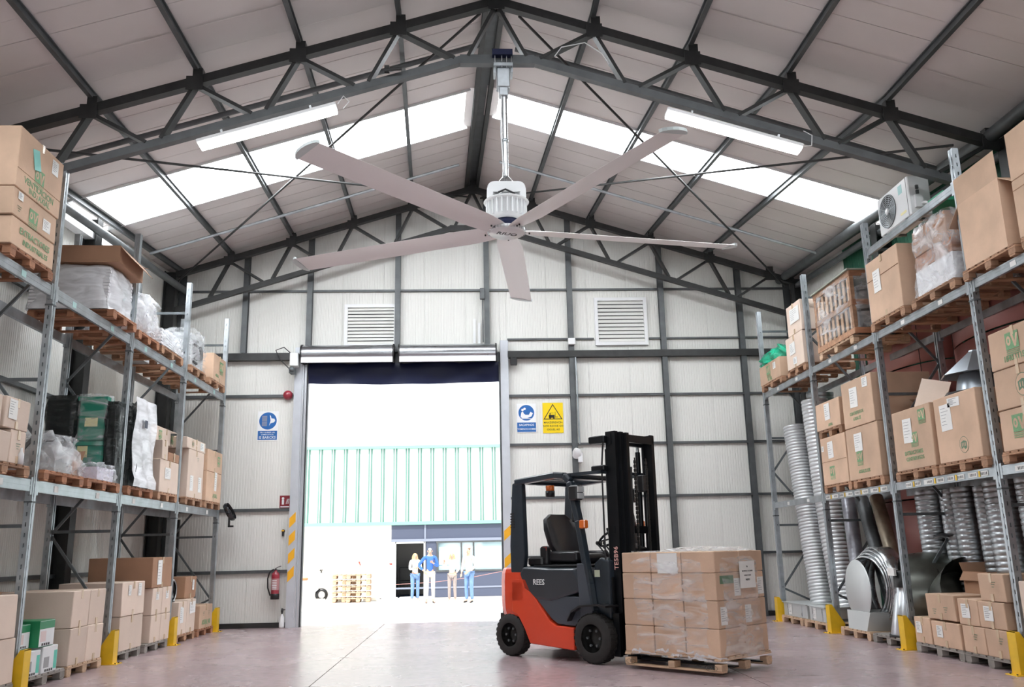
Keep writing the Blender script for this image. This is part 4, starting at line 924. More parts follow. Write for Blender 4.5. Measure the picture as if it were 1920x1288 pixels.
# flexible and spiral ducts leaning in the rack
def duct(label, p, q, r, mt, n=70, rough=.04, name='flexible_duct', sag=0, group='leaning ducts'):
    p, q = Vector(p), Vector(q); pts, rr = [], []
    for i in range(n):
        for f_, k_ in ((0, 1-rough), (.12, 1), (.5, 1+rough*.3), (.88, 1)):
            t = (i+f_)/n; v = p.lerp(q, t); v.y += sag*math.sin(t*PI); pts.append(v); rr.append(r*(k_+.008*math.sin(i*.37)))
    o = MB().path(pts, rr, 20, caps=False).build(name, mt); tag(o, label, 'duct', group); return o
DUCTM = mat('dull_spiral_duct_steel', (.50, .53, .55), .36, .85, var=.2, vscale=4)
FLX = mat('silver_film_duct', (.74, .76, .78), .34, .45, var=.10, vscale=5, bump=.15, bscale=12)
duct('front silver flexible duct leaning steeply in the far right bay', at(1490, 800, X=7.2), (7.22, 18.35, .05), .25, FLX, 62, .07)
duct('thicker silver flexible duct leaning behind the front one', at(1527, 750, X=7.2), (7.28, 17.3, .05), .27, FLX, 58, .06, sag=.1)
duct('spiral top silver duct standing highest in the far right bay', (7.6, 18.6, .05), (7.5, 18.2, 4.75), .28, DUCTM, 44, .04)
GT = mat('grey_foil_tube', (.36, .36, .40), .35, .5, var=.3, vscale=6)
for i, (a, b, r) in enumerate((((7.25, 16.75, 2.4), (6.98, 15.95, .02), .13), ((7.4, 16.5, 2.4), (7.2, 15.2, .3), .12), ((7.5, 16.1, 2.4), (7.3, 14.9, .3), .12))):
    duct(('pale grey', 'dark grey', 'yellowish grey')[i]+' foil tube leaning behind the duct bends', a, b, r, (GT, MIDS, mat('brownish_foil', (.40, .33, .24), .4, .4, var=.4, vscale=5))[i], 30, .012, 'foil_tube', group='foil tubes')
for i, (y, x, r, zt_) in enumerate(((14.0, 7.45, .22, 2.40), (13.55, 7.55, .16, 2.38), (13.0, 7.45, .17, 2.38), (12.6, 7.55, .15, 2.36), (12.0, 7.45, .24, 2.40), (11.4, 7.5, .2, 2.4))):
    lab = ('first', 'second', 'third', 'fourth', 'fifth', 'sixth')[i]+' upright spiral duct from the left behind the open carton'
    duct(lab, (x, y, .02), (x-.02, y+.08, zt_), r, DUCTM, 30, .05, 'spiral_duct', group='upright spiral ducts')
# air conditioner on the third level
ac = empty('air_conditioner', (6.65+.17, 12.55, 6.335), PI, label='white outdoor air conditioner unit with round fan grille on the rack', cat='air conditioner')
MB().cbx(-.17, .17, -.50, .50, .03, .66, .015).build('casing', WHTG, ac)
for s in (-.35, .35): MB().bx(-.17, .17, s-.03, s+.03, 0, .03).build('foot', MIDS, ac)
My = Matrix.Rotation(PI/2, 3, 'Y')
MB().lathe([(0, .172), (.255, .172), (.265, .18), (.27, .172)], 32, (0, -.18, .35), My).build('fan_recess', DARKS, ac)
gr_ = MB()
for r in (.06, .09, .12, .15, .18, .21, .24, .262): gr_.lathe([(r-.004, .182), (r, .186), (r+.004, .182)], 32, (0, -.18, .35), My)
for k in range(12): gr_.beam((.184, -.18, .35), (.184, -.18+.262*math.cos(k*PI/6), .35+.262*math.sin(k*PI/6)), .004, .004, (1, 0, 0))
gr_.build('fan_grille', GALV, ac); MB().lathe([(0, .192), (.05, .19), (.05, .18)], 20, (0, -.18, .35), My).build('fan_hub', WHT, ac)
MB().bx(.1705, .172, .20, .32, .46, .60).build('maker_label', mat('aqua_label', (.25, .5, .5), .4), ac); MB().bx(.1705, .172, .2, .38, .12, .16).build('warning_label', mat('yellow_paper', (.9, .85, .2)), ac)
MB().bx(.17, .173, .44, .45, .04, .65).build('panel_joint', MIDS, ac)
MB().bx(-.02, .10, .50, .55, .14, .34).build('service_cover', WHT, ac); MB().bx(.02, .06, .50, .53, .36, .42).bx(.02, .06, .50, .53, .44, .50).build('valve_cap', MIDS, ac); MB().path([(0, .53, .2), (0, .62, .18), (-.1, .75, .1), (-.5, .85, .05)], .02, 8).build('pipe', WHT, ac)
cg = empty('green_crate', (7.1, 11.6, 6.335), label='green plastic crate behind the first right post, top level', cat='crate')
mb = MB().bx(-.3, .3, -.2, .2, 0, .02)
for a in ((-.3, -.28, -.2, .2), (.28, .3, -.2, .2), (-.3, .3, -.2, -.18), (-.3, .3, .18, .2)): mb.bx(*a, .02, .13)
mb.build('body', mat('bright_green_plastic', (.02, .35, .18), .4), cg); MB().bx(-.31, .31, -.21, .21, .12, .14).build('rim', mat('bright_green_plastic', (.02, .35, .18)), cg)

# ------------------------------------------------------------------ ceiling fan
FX_, FY_ = .54, 11.65
fan = empty('ceiling_fan', (FX_, FY_, 0), label='huge white five bladed ceiling fan hanging from the near truss', cat='fan')
MB().bx(-.17, .13, -.16, .16, 8.66, 8.75).build('top_plate', NAVY, fan)
MB().bx(-.15, .13, -.14, .14, 8.49, 8.54).bx(-.15, -.12, -.1, .1, 8.40, 8.54).bx(.10, .13, -.1, .1, 8.40, 8.54).build('clamp_plate', GALV, fan)
for x in (-.13, -.03, .04, .11):
    for y in (-.12, .12): MB().path([(x, y, 8.47), (x, y, 8.72)], .009, 6).build('threaded_rod', GALVB, fan)
MB().cbx(-.105, .085, -.09, .09, 8.18, 8.49, .01).cbx(-.075, .06, -.07, .07, 8.05, 8.2, .01).build('clamp_box', GALV, fan)
MB().path([(0, 0, 8.1), (0, 0, 6.66)], .042, 16).build('down_rod', GALVB, fan)
MB().path([(-.035, -.045, 8.12), (-.06, -.03, 7.5), (-.03, -.05, 6.9), (-.06, -.06, 6.62)], .009, 6).build('cable', WHT, fan)
MB().lathe([(.044, 7.33), (.05, 7.34), (.05, 7.37), (.044, 7.38)], 16).build('rod_joint', GALV, fan)
# yoke: rounded arch plates front and back
yk = MB()
arch = [(-.27, 6.40), (-.27, 6.56)]+[(-.17-.10*math.cos(t*PI/10), 6.56+.10*math.sin(t*PI/10)) for t in range(1, 6)]+[(.17+.10*math.sin(t*PI/10), 6.56+.10*math.cos(t*PI/10)) for t in range(0, 5)]+[(.27, 6.56), (.27, 6.40), (.19, 6.40), (.19, 6.50), (-.19, 6.50), (-.19, 6.40)]
for s in (-1, 1):
    yk.prism(arch, s*.15-.006, s*.15+.006, lambda u, v, a: (u, a, v))
yk.bx(-.20, .20, -.15, .15, 6.645, 6.66).bx(-.276, -.262, -.15, .15, 6.40, 6.56).bx(.262, .276, -.15, .15, 6.40, 6.56); yk.build('yoke', WHTG, fan)
MB().lathe([(0, 6.80), (.05, 6.79), (.10, 6.72), (.11, 6.50), (.10, 6.46), (0, 6.46)], 20).build('rod_socket', GALVB, fan)
MB().lathe([(0, 6.50), (.16, 6.49), (.21, 6.46), (.22, 6.41), (0, 6.41)], 28).build('motor_cap', GALVB, fan)
MB().path([(-.12, -.2, 6.47), (-.02, -.24, 6.50), (.12, -.22, 6.44)], .014, 6).build('cable', BLK, fan)
MB().lathe([(.20, 6.41), (.31, 6.41), (.325, 6.395), (.30, 6.375), (.262, 6.37), (.255, 6.15), (.20, 6.12), (.12, 6.11)], 36).build('motor_housing', WHTG, fan)
fm = MB().bx(.245, .294, -.007, .007, 6.16, 6.385).mesh('cooling_fin', WHTG)
for k in range(24): put(fm, 'cooling_fin', fan, rz=k*PI/12)
MB().lathe([(0, 6.13), (.17, 6.13), (.19, 6.06), (.14, 6.0), (0, 6.0)], 28).build('rotor_ring', NAVY, fan)
HZ = 5.965
MB().lathe([(0, HZ+.035), (.24, HZ+.03), (.265, HZ+.01), (.265, HZ-.02), (.235, HZ-.045), (0, HZ-.05)], 36).build('hub_disc', WHTG, fan)
tb_ = MB()
for k in range(36):
    a = k*PI/18; M = Matrix.Rotation(a, 4, 'Z'); tb_.bx(.25, .275, -.006, .006, HZ-.025, HZ+.012, M=M)
tb_.build('hub_rim_teeth', GALVB, fan)['kind'] = 'stuff'
t_ = text('lettering', 'RIUO', .13, BLK, fan, (.0, -.02, HZ-.0505), rot=(PI, 0, .35), ext=.002)
for k in range(5):
    a = math.radians(11.5+72*k)
    bl = empty('blade', (0, 0, HZ), a, parent=fan)
    # aerofoil, chord .31, slightly pitched
    n = 10; vs = []; sec = []
    for i in range(n+1):
        u = i/n; c = .39*(u-.5); th = .019*math.sin(PI*u)**.7+.002; camb = .018*math.sin(PI*u)
        sec.append((c, camb+th/2)); 
    for i in range(n, -1, -1):
        u = i/n; c = .39*(u-.5); th = .019*math.sin(PI*u)**.7+.002; camb = .018*math.sin(PI*u)
        sec.append((c, camb-th/2))
    pit = math.radians(11); mb = MB(); stn = [(.16, .62), (.34, .84), (.6, 1), (2, 1), (3.38, .98), (3.44, .95)]
    for r, sc in stn:
        for c, z in sec: vs.append((r, (c*math.cos(pit)-z*math.sin(pit))*sc, c*math.sin(pit)+z*math.cos(pit)))
    m_ = len(sec); fs = [(j*m_+i, j*m_+(i+1) % m_, (j+1)*m_+(i+1) % m_, (j+1)*m_+i) for j in range(len(stn)-1) for i in range(m_)]
    fs += [tuple(range(m_-1, -1, -1)), tuple(range((len(stn)-1)*m_, len(stn)*m_))]
    mb.add(vs, fs, 0, False); mb.build('aerofoil', mat('blade_white', (.90, .88, .875), .35), bl)
    tp = MB(); pr = [(.205*math.cos(t*PI/8-PI/2)*.5, .205*math.sin(t*PI/8-PI/2)) for t in range(9)]
    tp.prism(pr, -.008, .03, lambda u, v, a: (3.44+u, v*math.cos(pit)-a*math.sin(pit), v*math.sin(pit)+a*math.cos(pit))); tp.build('tip_cap', mat('pale_grey_cap', (.62, .68, .68), .4), bl)
    for x in (.27, .33): MB().lathe([(0, -.02), (.012, -.02), (.012, .0)], 8, (x, 0, -.0), sm=False).build('bolt', DARKS, bl)

# ------------------------------------------------------------------ tube lights under the near truss
LAMP = mat('fluorescent_tube_glow', (1, .99, .93), .4, emit=14)
DIFF = mat('frosted_diffuser', (.93, .94, .93), .3, emit=1.6)
def tubelight(label, p, q):
    p, q = Vector(p), Vector(q); d = q-p; L = d.length; c = (p+q)/2
    o = empty('tube_light', c, label=label, cat='light', group='tube lights on the near truss'); o.rotation_euler = (0, -math.atan2(d.z, d.x), 0)
    MB().cbx(-L/2, L/2, -.105, .105, .0, .055, .012).build('housing', WHT, o)
    MB().hexa([(-L/2+.02, -.075, -.06), (L/2-.02, -.075, -.06), (L/2-.02, .075, -.06), (-L/2+.02, .075, -.06), (-L/2+.01, -.10, 0), (L/2-.01, -.10, 0), (L/2-.01, .10, 0), (-L/2+.01, .10, 0)]).build('diffuser', DIFF, o)
    t = MB()
    for s in (-1, 1): t.path([(-L/2+.12, s*.04, -.064), (L/2-.12, s*.04, -.064)], .013, 8)
    t.build('tube', LAMP, o)
    b = MB()
    for x in (-L*.32, L*.32): b.bx(x-.015, x+.015, -.02, .02, .055, .14)
    b.build('hanger', GALVB, o)
    m_ = MB()
    for x in (-L*.45, -L*.2, L*.05, L*.3): m_.bx(x, x+.012, -.092, -.085, -.01, .03)
    m_.build('clip', GALVB, o)
    return o
tubelight('glowing tube light under the left slope of the near truss', (-3.78, 11.48, 7.19), (-1.86, 11.48, 7.78))
tubelight('glowing tube light under the right slope of the near truss', (2.88, 11.48, 7.72), (4.83, 11.48, 7.14))
tagtube('loose_cable', [(-1.86, 11.5, 7.85), (-1.78, 11.5, 7.98), (-1.7, 11.52, 7.9), (-1.78, 11.5, 7.78)], .007, WHT, 'loop of pale cable at the upper end of the left tube light', 'cable', 6)
tagtube('loose_cable', [(4.85, 11.5, 7.2), (5.0, 11.5, 7.22), (5.02, 11.5, 7.38), (4.9, 11.5, 7.45)], .007, WHT, 'loop of pale cable at the lower end of the right tube light', 'cable', 6)
tagtube('loose_cable', [(1.3, 11.6, 8.7), (1.4, 11.55, 8.82), (1.75, 11.55, 8.9), (2.0, 11.55, 8.72), (2.1, 11.55, 8.55)], .008, WHT, 'pale cable curling on the bottom chord right of the fan mount', 'cable', 6)
MB_ = empty('spotlight', (-1.15, 11.52, 8.37), label='small dark clamp lamp on the truss chord left of the fan mount', cat='lamp')
MB().bx(-.05, .02, -.03, .03, 0, .1).path([(-.02, -.02, .03), (.2, -.02, .05)], .025, 8).build('body', DARKS, MB_)

# ------------------------------------------------------------------ forklift (local x forward, y to its left, z up; scaled)
K = 1.37
ux, uy = .67, -.742; nn = math.hypot(ux, uy); ux /= nn; uy /= nn
FO = Vector((1.68, 12.85, 0))+Vector((-uy, ux, 0))*.53*K
fk = empty('forklift', FO, math.atan2(uy, ux), label='red and dark grey forklift truck holding the wrapped carton load', cat='forklift'); fk.scale = (K, K, K)
FR = mat('forklift_red_paint', (.78, .065, .02), .32, var=.08, vscale=3, coat=.4)
FG = mat('forklift_slate_paint', (.022, .033, .046), .28, coat=.5, var=.2)
FG2 = mat('forklift_grey_panel', (.06, .072, .09), .4)
RUB = mat('tyre_rubber', (.030, .028, .027), .75, var=.35, vscale=8)
MAST = mat('mast_black_steel', (.012, .014, .017), .32, .4, var=.3)
PXZ = lambda u, v, a: (u, a, v)
# counterweight, plan rounded at the rear
def cweight():
    mb = MB(); vs = []; 
    plan = [(-1.0, -.50), (-1.30, -.50), (-1.42, -.44), (-1.50, -.28), (-1.52, 0), (-1.50, .28), (-1.42, .44), (-1.30, .50), (-1.0, .50)]
    lv = [(.42, .93), (.50, .985), (.60, 1), (.80, 1), (.90, .985), (.955, .94)]
    for z, s in lv:
        for u, v in plan: vs.append((-1.0+(u+1.0)*s, v*(s*.5+.5), z))
    m_ = len(plan); fs = [(j*m_+i, j*m_+i+1, (j+1)*m_+i+1, (j+1)*m_+i) for j in range(len(lv)-1) for i in range(m_-1)]
    fs += [tuple(range(m_)), tuple(range((len(lv)-1)*m_, len(lv)*m_))]+[(j*m_, (j+1)*m_, (j+1)*m_+m_-1, j*m_+m_-1) for j in range(len(lv)-1)]
    return mb.add(vs, fs, 0, False)
cweight().build('counterweight', FR, fk, bevel=.02)
MB().bx(-1.46, -1.0, -.42, .42, .30, .45).build('rear_chassis', BLK, fk)
body = [(-1.195, .84), (-.97, .84), (-.90, .72), (-.62, .40), (-.52, .355), (-.27, .345), (-.27, .115), (-.92, .15), (-1.0, .30), (-1.10, .44), (-1.195, .47)]
for s in (-1, 1):
    MB().prism(body, s*.50, s*.40, PXZ).build('side_panel', FR, fk, bevel=.012)
low = [(-.86, .66), (-.60, .42), (-.51, .37), (-.27, .36), (-.02, .48), (-.06, .66)]
for s in (-1, 1): MB().prism(low, s*.485, s*.36, PXZ).build('step_panel', FG2, fk, bevel=.01)
hood = [(-1.04, .72), (-1.10, .90), (-1.04, .975), (-.62, .955), (-.22, .955), (-.12, .80), (-.18, .70), (-.60, .60), (-.84, .62)]
hb = MB(); lv = [(-.50, .90), (-.47, 1), (.47, 1), (.50, .90)]; cx_, cz_ = -.6, .78
vs = []
for a, s in lv:
    for u, v in hood: vs.append((cx_+(u-cx_)*s, a, cz_+(v-cz_)*s))
m_ = len(hood); hb.add(vs, [(j*m_+i, j*m_+(i+1) % m_, (j+1)*m_+(i+1) % m_, (j+1)*m_+i) for j in range(3) for i in range(m_)]+[tuple(range(m_)), tuple(range(3*m_, 4*m_))])
hb.build('engine_hood', FG, fk, bevel=.025)
MB().bx(-.95, -.25, -.38, .38, .96, .985).build('hood_edge', BLK, fk, bevel=.008)
MB().bx(-.95, .02, -.40, .40, .35, .70).build('chassis', BLK, fk)
MB().bx(-.30, .10, -.40, .40, .36, .44).build('floor_plate', BLK, fk)
MB().prism([(-.05, .44), (.18, .44), (.18, 1.02), (.06, 1.06), (-.03, 1.0), (-.04, .7)], -.42, .42, PXZ).build('front_cowl', FG, fk, bevel=.02)
MB().bx(-.02, .05, -.426, -.42, .86, .93).build('plate_sticker', mat('pale_sticker', (.6, .66, .5)), fk)
text('lettering', 'REES', .085, WHT, fk, (-.76, -.504, .80), rot=(PI/2, 0, 0), ext=.002, align='CENTER')
# wheels
def wheel(x, y, r, w, nm):
    o = empty(nm, (x, y, r), parent=fk); Mx = Matrix.Rotation(PI/2, 3, 'X')
    h = w/2; o_ = 1 if y > 0 else -1
    MB().lathe([(r*.56, -h), (r*.62, -h-.004), (r*.9, -h), (r*.975, -h*.78), (r*.975, h*.78), (r*.9, h), (r*.62, h+.004), (r*.56, h)], 40, M=Mx).build('tyre', RUB, o)
    tr = MB()
    for k in range(24):
        a = k*2*PI/24
        for s in (-1, 1):
            M = Matrix.Rotation(-a-(s > 0)*PI/24, 4, 'Y'); tr.hexa([M @ Vector(p) for p in ((r*.955, 0, -.020), (r*.955, s*h*.95, -.012), (r*.955, s*h*.95, .022), (r*.955, 0, .012), (r*1.0, 0, -.016), (r*.99, s*h*.86, -.010), (r*.99, s*h*.86, .018), (r*1.0, 0, .010))])
    tr.build('tread', RUB, o)
    MB().lathe([(r*.56, -h*.9), (r*.50, -h*.75), (r*.44, -h*.45), (r*.26, -h*.4), (r*.25, -h*.62), (0, -h*.66)], 28, M=Mx if y < 0 else Matrix.Rotation(-PI/2, 3, 'X')).build('rim', mat('dull_black_rim', (.045, .043, .04), .55, .3), o)
    for k in range(6):
        a = k*PI/3; MB().lathe([(0, .02), (.014, .02), (.014, 0)], 6, (r*.33*math.cos(a), o_*h*.42, r*.33*math.sin(a)), Mx if y < 0 else Matrix.Rotation(-PI/2, 3, 'X'), sm=False).build('wheel_nut', GALVD, o)
for y in (-.455, .455): wheel(0, y, .252, .165, 'front_wheel'); wheel(-1.235, y*.95, .228, .15, 'rear_wheel')
# fenders over the front wheels
for s in (-1, 1):
    mb = MB(); pts = [(-.31, .41), (-.25, .50), (-.14, .555), (.10, .575), (.22, .56)]
    for (a, b), (c, d) in zip(pts, pts[1:]): mb.hexa([(a, s*.34, b), (c, s*.34, d), (c, s*.56, d), (a, s*.56, b), (a, s*.34, b+.02), (c, s*.34, d+.02), (c, s*.56, d+.02), (a, s*.56, b+.02)])
    mb.build('fender', BLK, fk)
# overhead guard
for s in (-1, 1):
    y = s*.46
    g = MB(); 
    g.prism([(-1.20, .84), (-1.02, .84), (-.98, 1.1), (-1.0, 1.88), (-1.06, 1.93), (-1.16, 1.9), (-1.21, 1.2)], y-.035, y+.035, PXZ); g.build('rear_pillar', FG, fk, bevel=.012)
    P_ = [(-1.12, 1.915), (-.50, 1.955), (-.36, 1.94), (-.285, 1.87), (-.18, 1.45), (-.06, .80), (-.02, .52)]
    f = MB()
    for (a, b), (c, d) in zip(P_, P_[1:]): f.beam((a, y, b), (c+(c-a)*.03, y, d+(d-b)*.03), .07, .085, (0, 1, 0)) 
    f.build('front_pillar', FG, fk, bevel=.014)
    MB().prism([(-.17, .44), (-.02, .44), (.0, .52), (-.10, 1.0), (-.20, 1.0)], y-.045, y+.045, PXZ).build('pillar_foot', FG2, fk, bevel=.01)
for i in range(6): MB().beam((-1.05+i*.15, -.43, 1.94), (-1.05+i*.15, .43, 1.94), .05, .03).build('roof_bar', FG, fk)
MB().beam((-1.10, -.46, 1.92), (-1.10, .46, 1.92), .09, .05).build('roof_bar', FG, fk); MB().beam((-.34, -.46, 1.93), (-.34, .46, 1.93), .09, .05).build('roof_bar', FG, fk)
MB().bx(-.36, .14, -.44, -.38, 1.93, 1.965).build('roof_extension', FG, fk); MB().bx(-.36, .14, .38, .44, 1.93, 1.965).build('roof_extension', FG, fk); MB().bx(.10, .14, -.44, .44, 1.93, 1.965).build('roof_extension', FG, fk)
vt = MB()
for k in range(6): vt.bx(-1.19, -1.13, -.5, -.494, 1.40+k*.03, 1.415+k*.03)
vt.build('vent_slot', BLK, fk)
# seat
SE = mat('black_vinyl', (.014, .014, .018), .38, coat=.2)
st = empty('seat', (-.62, 0, .99), parent=fk)
mb = MB(); vs = []
bk = [(-.16, .10, .20), (-.20, .22, .25), (-.24, .38, .27), (-.28, .50, .23), (-.29, .56, .12)]
for X, z, w in bk:
    for t in range(9):
        a = -1+t/4; vs.append((X+.055*a*a*(1 if z < .5 else .3), a*w, z))
    for t in range(8, -1, -1):
        a = -1+t/4; vs.append((X-.085+.05*a*a, a*w*.97, z))
m_ = 18; mb.add(vs, [(j*m_+i, j*m_+(i+1) % m_, (j+1)*m_+(i+1) % m_, (j+1)*m_+i) for j in range(4) for i in range(m_)]+[tuple(range(m_)), tuple(range(4*m_, 5*m_))], 0, True)
mb.build('backrest', SE, st, bevel=.01)
MB().cbx(-.22, .26, -.23, .23, 0, .11, .03).build('cushion', SE, st, bevel=.02); MB().cbx(-.20, .24, -.29, -.20, .02, .14, .02).cbx(-.20, .24, .20, .29, .02, .14, .02).build('bolster', SE, st, bevel=.015)
MB().cbx(-.28, -.16, -.34, -.25, -.02, .20, .02).build('belt_reel', BLK, st, bevel=.01); MB().bx(-.22, -.17, -.335, -.30, .15, .19).build('belt_buckle', mat('dark_red_plastic', (.3, .03, .02)), st)
MB().bx(-.36, .2, -.25, .25, -.03, 0).build('seat_base', BLK, st)
# steering, levers
MB().path([(.10, .02, .98), (-.10, .02, 1.22)], .035, 10).build('steering_column', BLK, fk)
Mst = Matrix.Rotation(-.65, 3, 'Y'); sw = MB(); pts = [Mst @ Vector((.155*math.cos(t*PI/12), .155*math.sin(t*PI/12), 0))+Vector((-.13, .02, 1.27)) for t in range(25)]
sw.path(pts, .013, 8, caps=False)
for t in range(3): sw.path([Vector((-.13, .02, 1.255)), Mst @ Vector((.15*math.cos(t*2.1), .15*math.sin(t*2.1), 0))+Vector((-.13, .02, 1.27))], .010, 6)
sw.build('steering_wheel', BLKG, fk)
MB().path([(-.22, .1, 1.28), (-.25, .1, 1.37)], .014, 8).build('steering_knob', BLK, fk)
lvm = MB()
for k in range(3): lvm.path([(.04, -.12-k*.06, 1.0), (-.04, -.12-k*.06, 1.12), (-.12, -.12-k*.06, 1.2)], .008, 6).lathe([(0, .03), (.016, .02), (.018, 0), (0, -.02)], 8, (-.12, -.12-k*.06, 1.2))
lvm.build('control_lever', BLK, fk)
MB().prism([(-.02, 1.0), (.16, 1.0), (.16, 1.14), (.05, 1.2), (-.04, 1.15)], -.12, .3, PXZ).build('dashboard', BLK, fk, bevel=.015)
# lamps, mirror, beacon
for s in (-1, 1):
    lp = empty('work_lamp', (-.17, s*.50, 1.66), parent=fk)
    MB().cbx(-.07, .06, -.06, .06, 0, .16, .015).build('lamp_body', BLK, lp); MB().bx(.06, .07, -.05, .05, .015, .075).bx(.06, .07, -.05, .05, .085, .145).build('lens', mat('lamp_glass', (.75, .78, .8), .1, .4), lp)
    MB().cbx(-.12, -.04, s*.50-.035, s*.50+.035, 1.36, 1.45, .01).build('indicator_lamp', mat('amber_lens', (.75, .16, .02), .2, coat=.5), fk)
MB().lathe([(0, 0), (.055, 0), (.055, .07), (.0, .07)], 16, (-.83, -.2, 1.74)).build('beacon_base', BLK, fk); MB().lathe([(.05, .07), (.05, .13), (.0, .135)], 16, (-.83, -.2, 1.74)).build('beacon', mat('amber_lens', (.75, .16, .02)), fk)
MB().cbx(-.36, -.33, -.38, -.24, 1.44, 1.70, .012).build('mirror', BLK, fk)
MB().lathe([(0, 0), (.05, 0), (.055, .1), (.04, .13), (0, .13)], 14, (-1.0, .25, .975)).build('gas_valve', WHT, fk)
MB().cbx(-1.05, -.82, -.38, .38, .97, 1.07, .02).build('rear_cover', BLK, fk)
# mast
ms = empty('mast', (0, 0, 0), parent=fk)
for s in (-1, 1):
    for j, (x0, x1, y0, y1, t) in enumerate(((.14, .27, .335, .29, 2.38), (.175, .31, .285, .245, 2.37), (.215, .35, .240, .20, 2.36))):
        m2 = MB().bx(x0, x1, s*y0-.008, s*y0+.008, .09, t).bx(x0, x0+.02, min(s*y0, s*y1), max(s*y0, s*y1), .09, t).bx(x1-.02, x1, min(s*y0, s*y1), max(s*y0, s*y1), .09, t)
        m2.build(('outer_channel', 'middle_channel', 'inner_channel')[j], MAST, ms)
    MB().path([(.10, s*.27, .5), (.10, s*.27, 2.2)], .028, 12).build('lift_cylinder', MAST, ms); MB().path([(.10, s*.27, 2.2), (.10, s*.27, 2.33)], .018, 10).build('lift_rod', GALVB, ms)
    MB().path([(.30, s*.14, .35), (.30, s*.14, 1.5), (.31, s*.14, 2.0)], .014, 8).build('hose', BLK, ms)
    MB().path([(.12, s*.40, .45), (.12, s*.40, 2.0), (.14, s*.38, 2.3)], .010, 6).build('hose', BLK, ms)
    MB().prism([(.02, .60), (.20, .50), (.20, .86), (.10, .80)], s*.38-.012, s*.38+.012, PXZ).build('tilt_bracket', MAST, ms)
    MB().path([(-.12, s*.34, .52), (.12, s*.34, .64)], .035, 10).build('tilt_cylinder', MAST, ms)
    ch_ = MB().bx(.333, .337, s*.10-.009, s*.10+.009, .55, 2.1)
    for k in range(34): ch_.bx(.325, .345, s*.10-.011, s*.10+.011, .55+k*.045, .585+k*.045)
    ch_.build('lift_chain', DARKS, ms)
    MB().bx(.20, .28, s*.40-.02, s*.40+.02, .08, .50).build('axle_bracket', MAST, ms)
for z, x, h in ((2.24, .17, .12), (1.30, .17, .08), (.30, .2, .12)): MB().bx(x, x+.05, -.35, .35, z, z+h).build('cross_member', MAST, ms)
MB().bx(.30, .35, -.24, .24, 2.26, 2.34).build('cross_member', MAST, ms)
MB().cbx(-.06, .16, -.40, -.30, 2.26, 2.34, .01).build('top_lug', MAST, ms); MB().cbx(-.02, .16, -.42, -.34, 1.96, 2.02, .01).build('hose_clip', MAST, ms)
MB().cbx(.26, .34, .02, .12, 1.74, 1.92, .01).build('mirror', BLK, ms)
text('lettering', 'TE5B96', .075, mat('salmon_paint', (.85, .5, .45)), ms, (.235, -.3645, 1.05), rot=(PI/2, -PI/2, 0), ext=.001)
# carriage and forks
MB().bx(.395, .425, -.45, .45, .06, .11).bx(.395, .425, -.45, .45, .42, .47).build('carriage_bar', MAST, ms)
MB().bx(.40, .42, -.45, -.42, .08, .95).bx(.40, .42, .42, .45, .08, .95).bx(.40, .42, -.45, .45, .92, .95).bx(.40, .42, -.14, -.12, .45, .95).bx(.40, .42, .12, .14, .45, .95).build('load_backrest', MAST, ms)
for s in (-1, 1): MB().bx(.41, .435, s*.25-.04, s*.25+.04, .055, .50).hexa([(.41, s*.25-.04, .055), (1.50, s*.25-.04, .055), (1.50, s*.25+.04, .055), (.41, s*.25+.04, .055), (.41, s*.25-.04, .085), (1.50, s*.25-.04, .065), (1.50, s*.25+.04, .065), (.41, s*.25+.04, .085)]).build('fork', MAST, ms)

# ------------------------------------------------------------------ the wrapped load on its pallet
u_ = Vector((ux, uy, 0)); v_ = Vector((-uy, ux, 0)); LA = 1.50; LB = 1.22; ZP = .045
cB = Vector((3.06, 11.25, 0)); cen = cB-u_*(LA/2)+v_*(LB/2)
ang = math.atan2(uy, ux)
pp = pallet('stamped pale pallet carried on the forks under the wrapped load', cen.x, cen.y, ZP, LB, LA, rz=ang, mt=WOODP, group='carried pallet', h=.18, nb=7)
for x_, s_ in ((LA/2-.15, .06), (-LA/2+.10, .05)):
    rg = MB(); 
    rg.path([(x_+1.5*s_*math.cos(t*PI/10), -LB/2-.0015, .055+.6*s_*math.sin(t*PI/10)) for t in range(21)], .002, 4, caps=False); rg.build('burnt_stamp', INK, pp)
    text('lettering', 'EPAL' if x_ > 0 else 'TI', .05, INK, pp, (x_, -LB/2-.001, .055), rot=(PI/2, 0, 0))
LW = empty('load_origin', parent=None) if False else None
def onload(x, y, z): return cen+u_*x+v_*y+Vector((0, 0, ZP+.18+z))
cw3 = [(-LA/2+.0, .485), (-LA/2+.49, .485), (-LA/2+.98, .51)]
tiers = [(0, .735, .74), (.745, .36, .40), (1.11, .33, .36)]
names_u = ('forklift side', 'middle', 'near corner'); names_t = ('bottom', 'second', 'top')
tiers = [(0, .335), (.34, .335), (.68, .335), (1.02, .265)]; names_t = ('bottom tier', 'second tier', 'third tier', 'top tier')
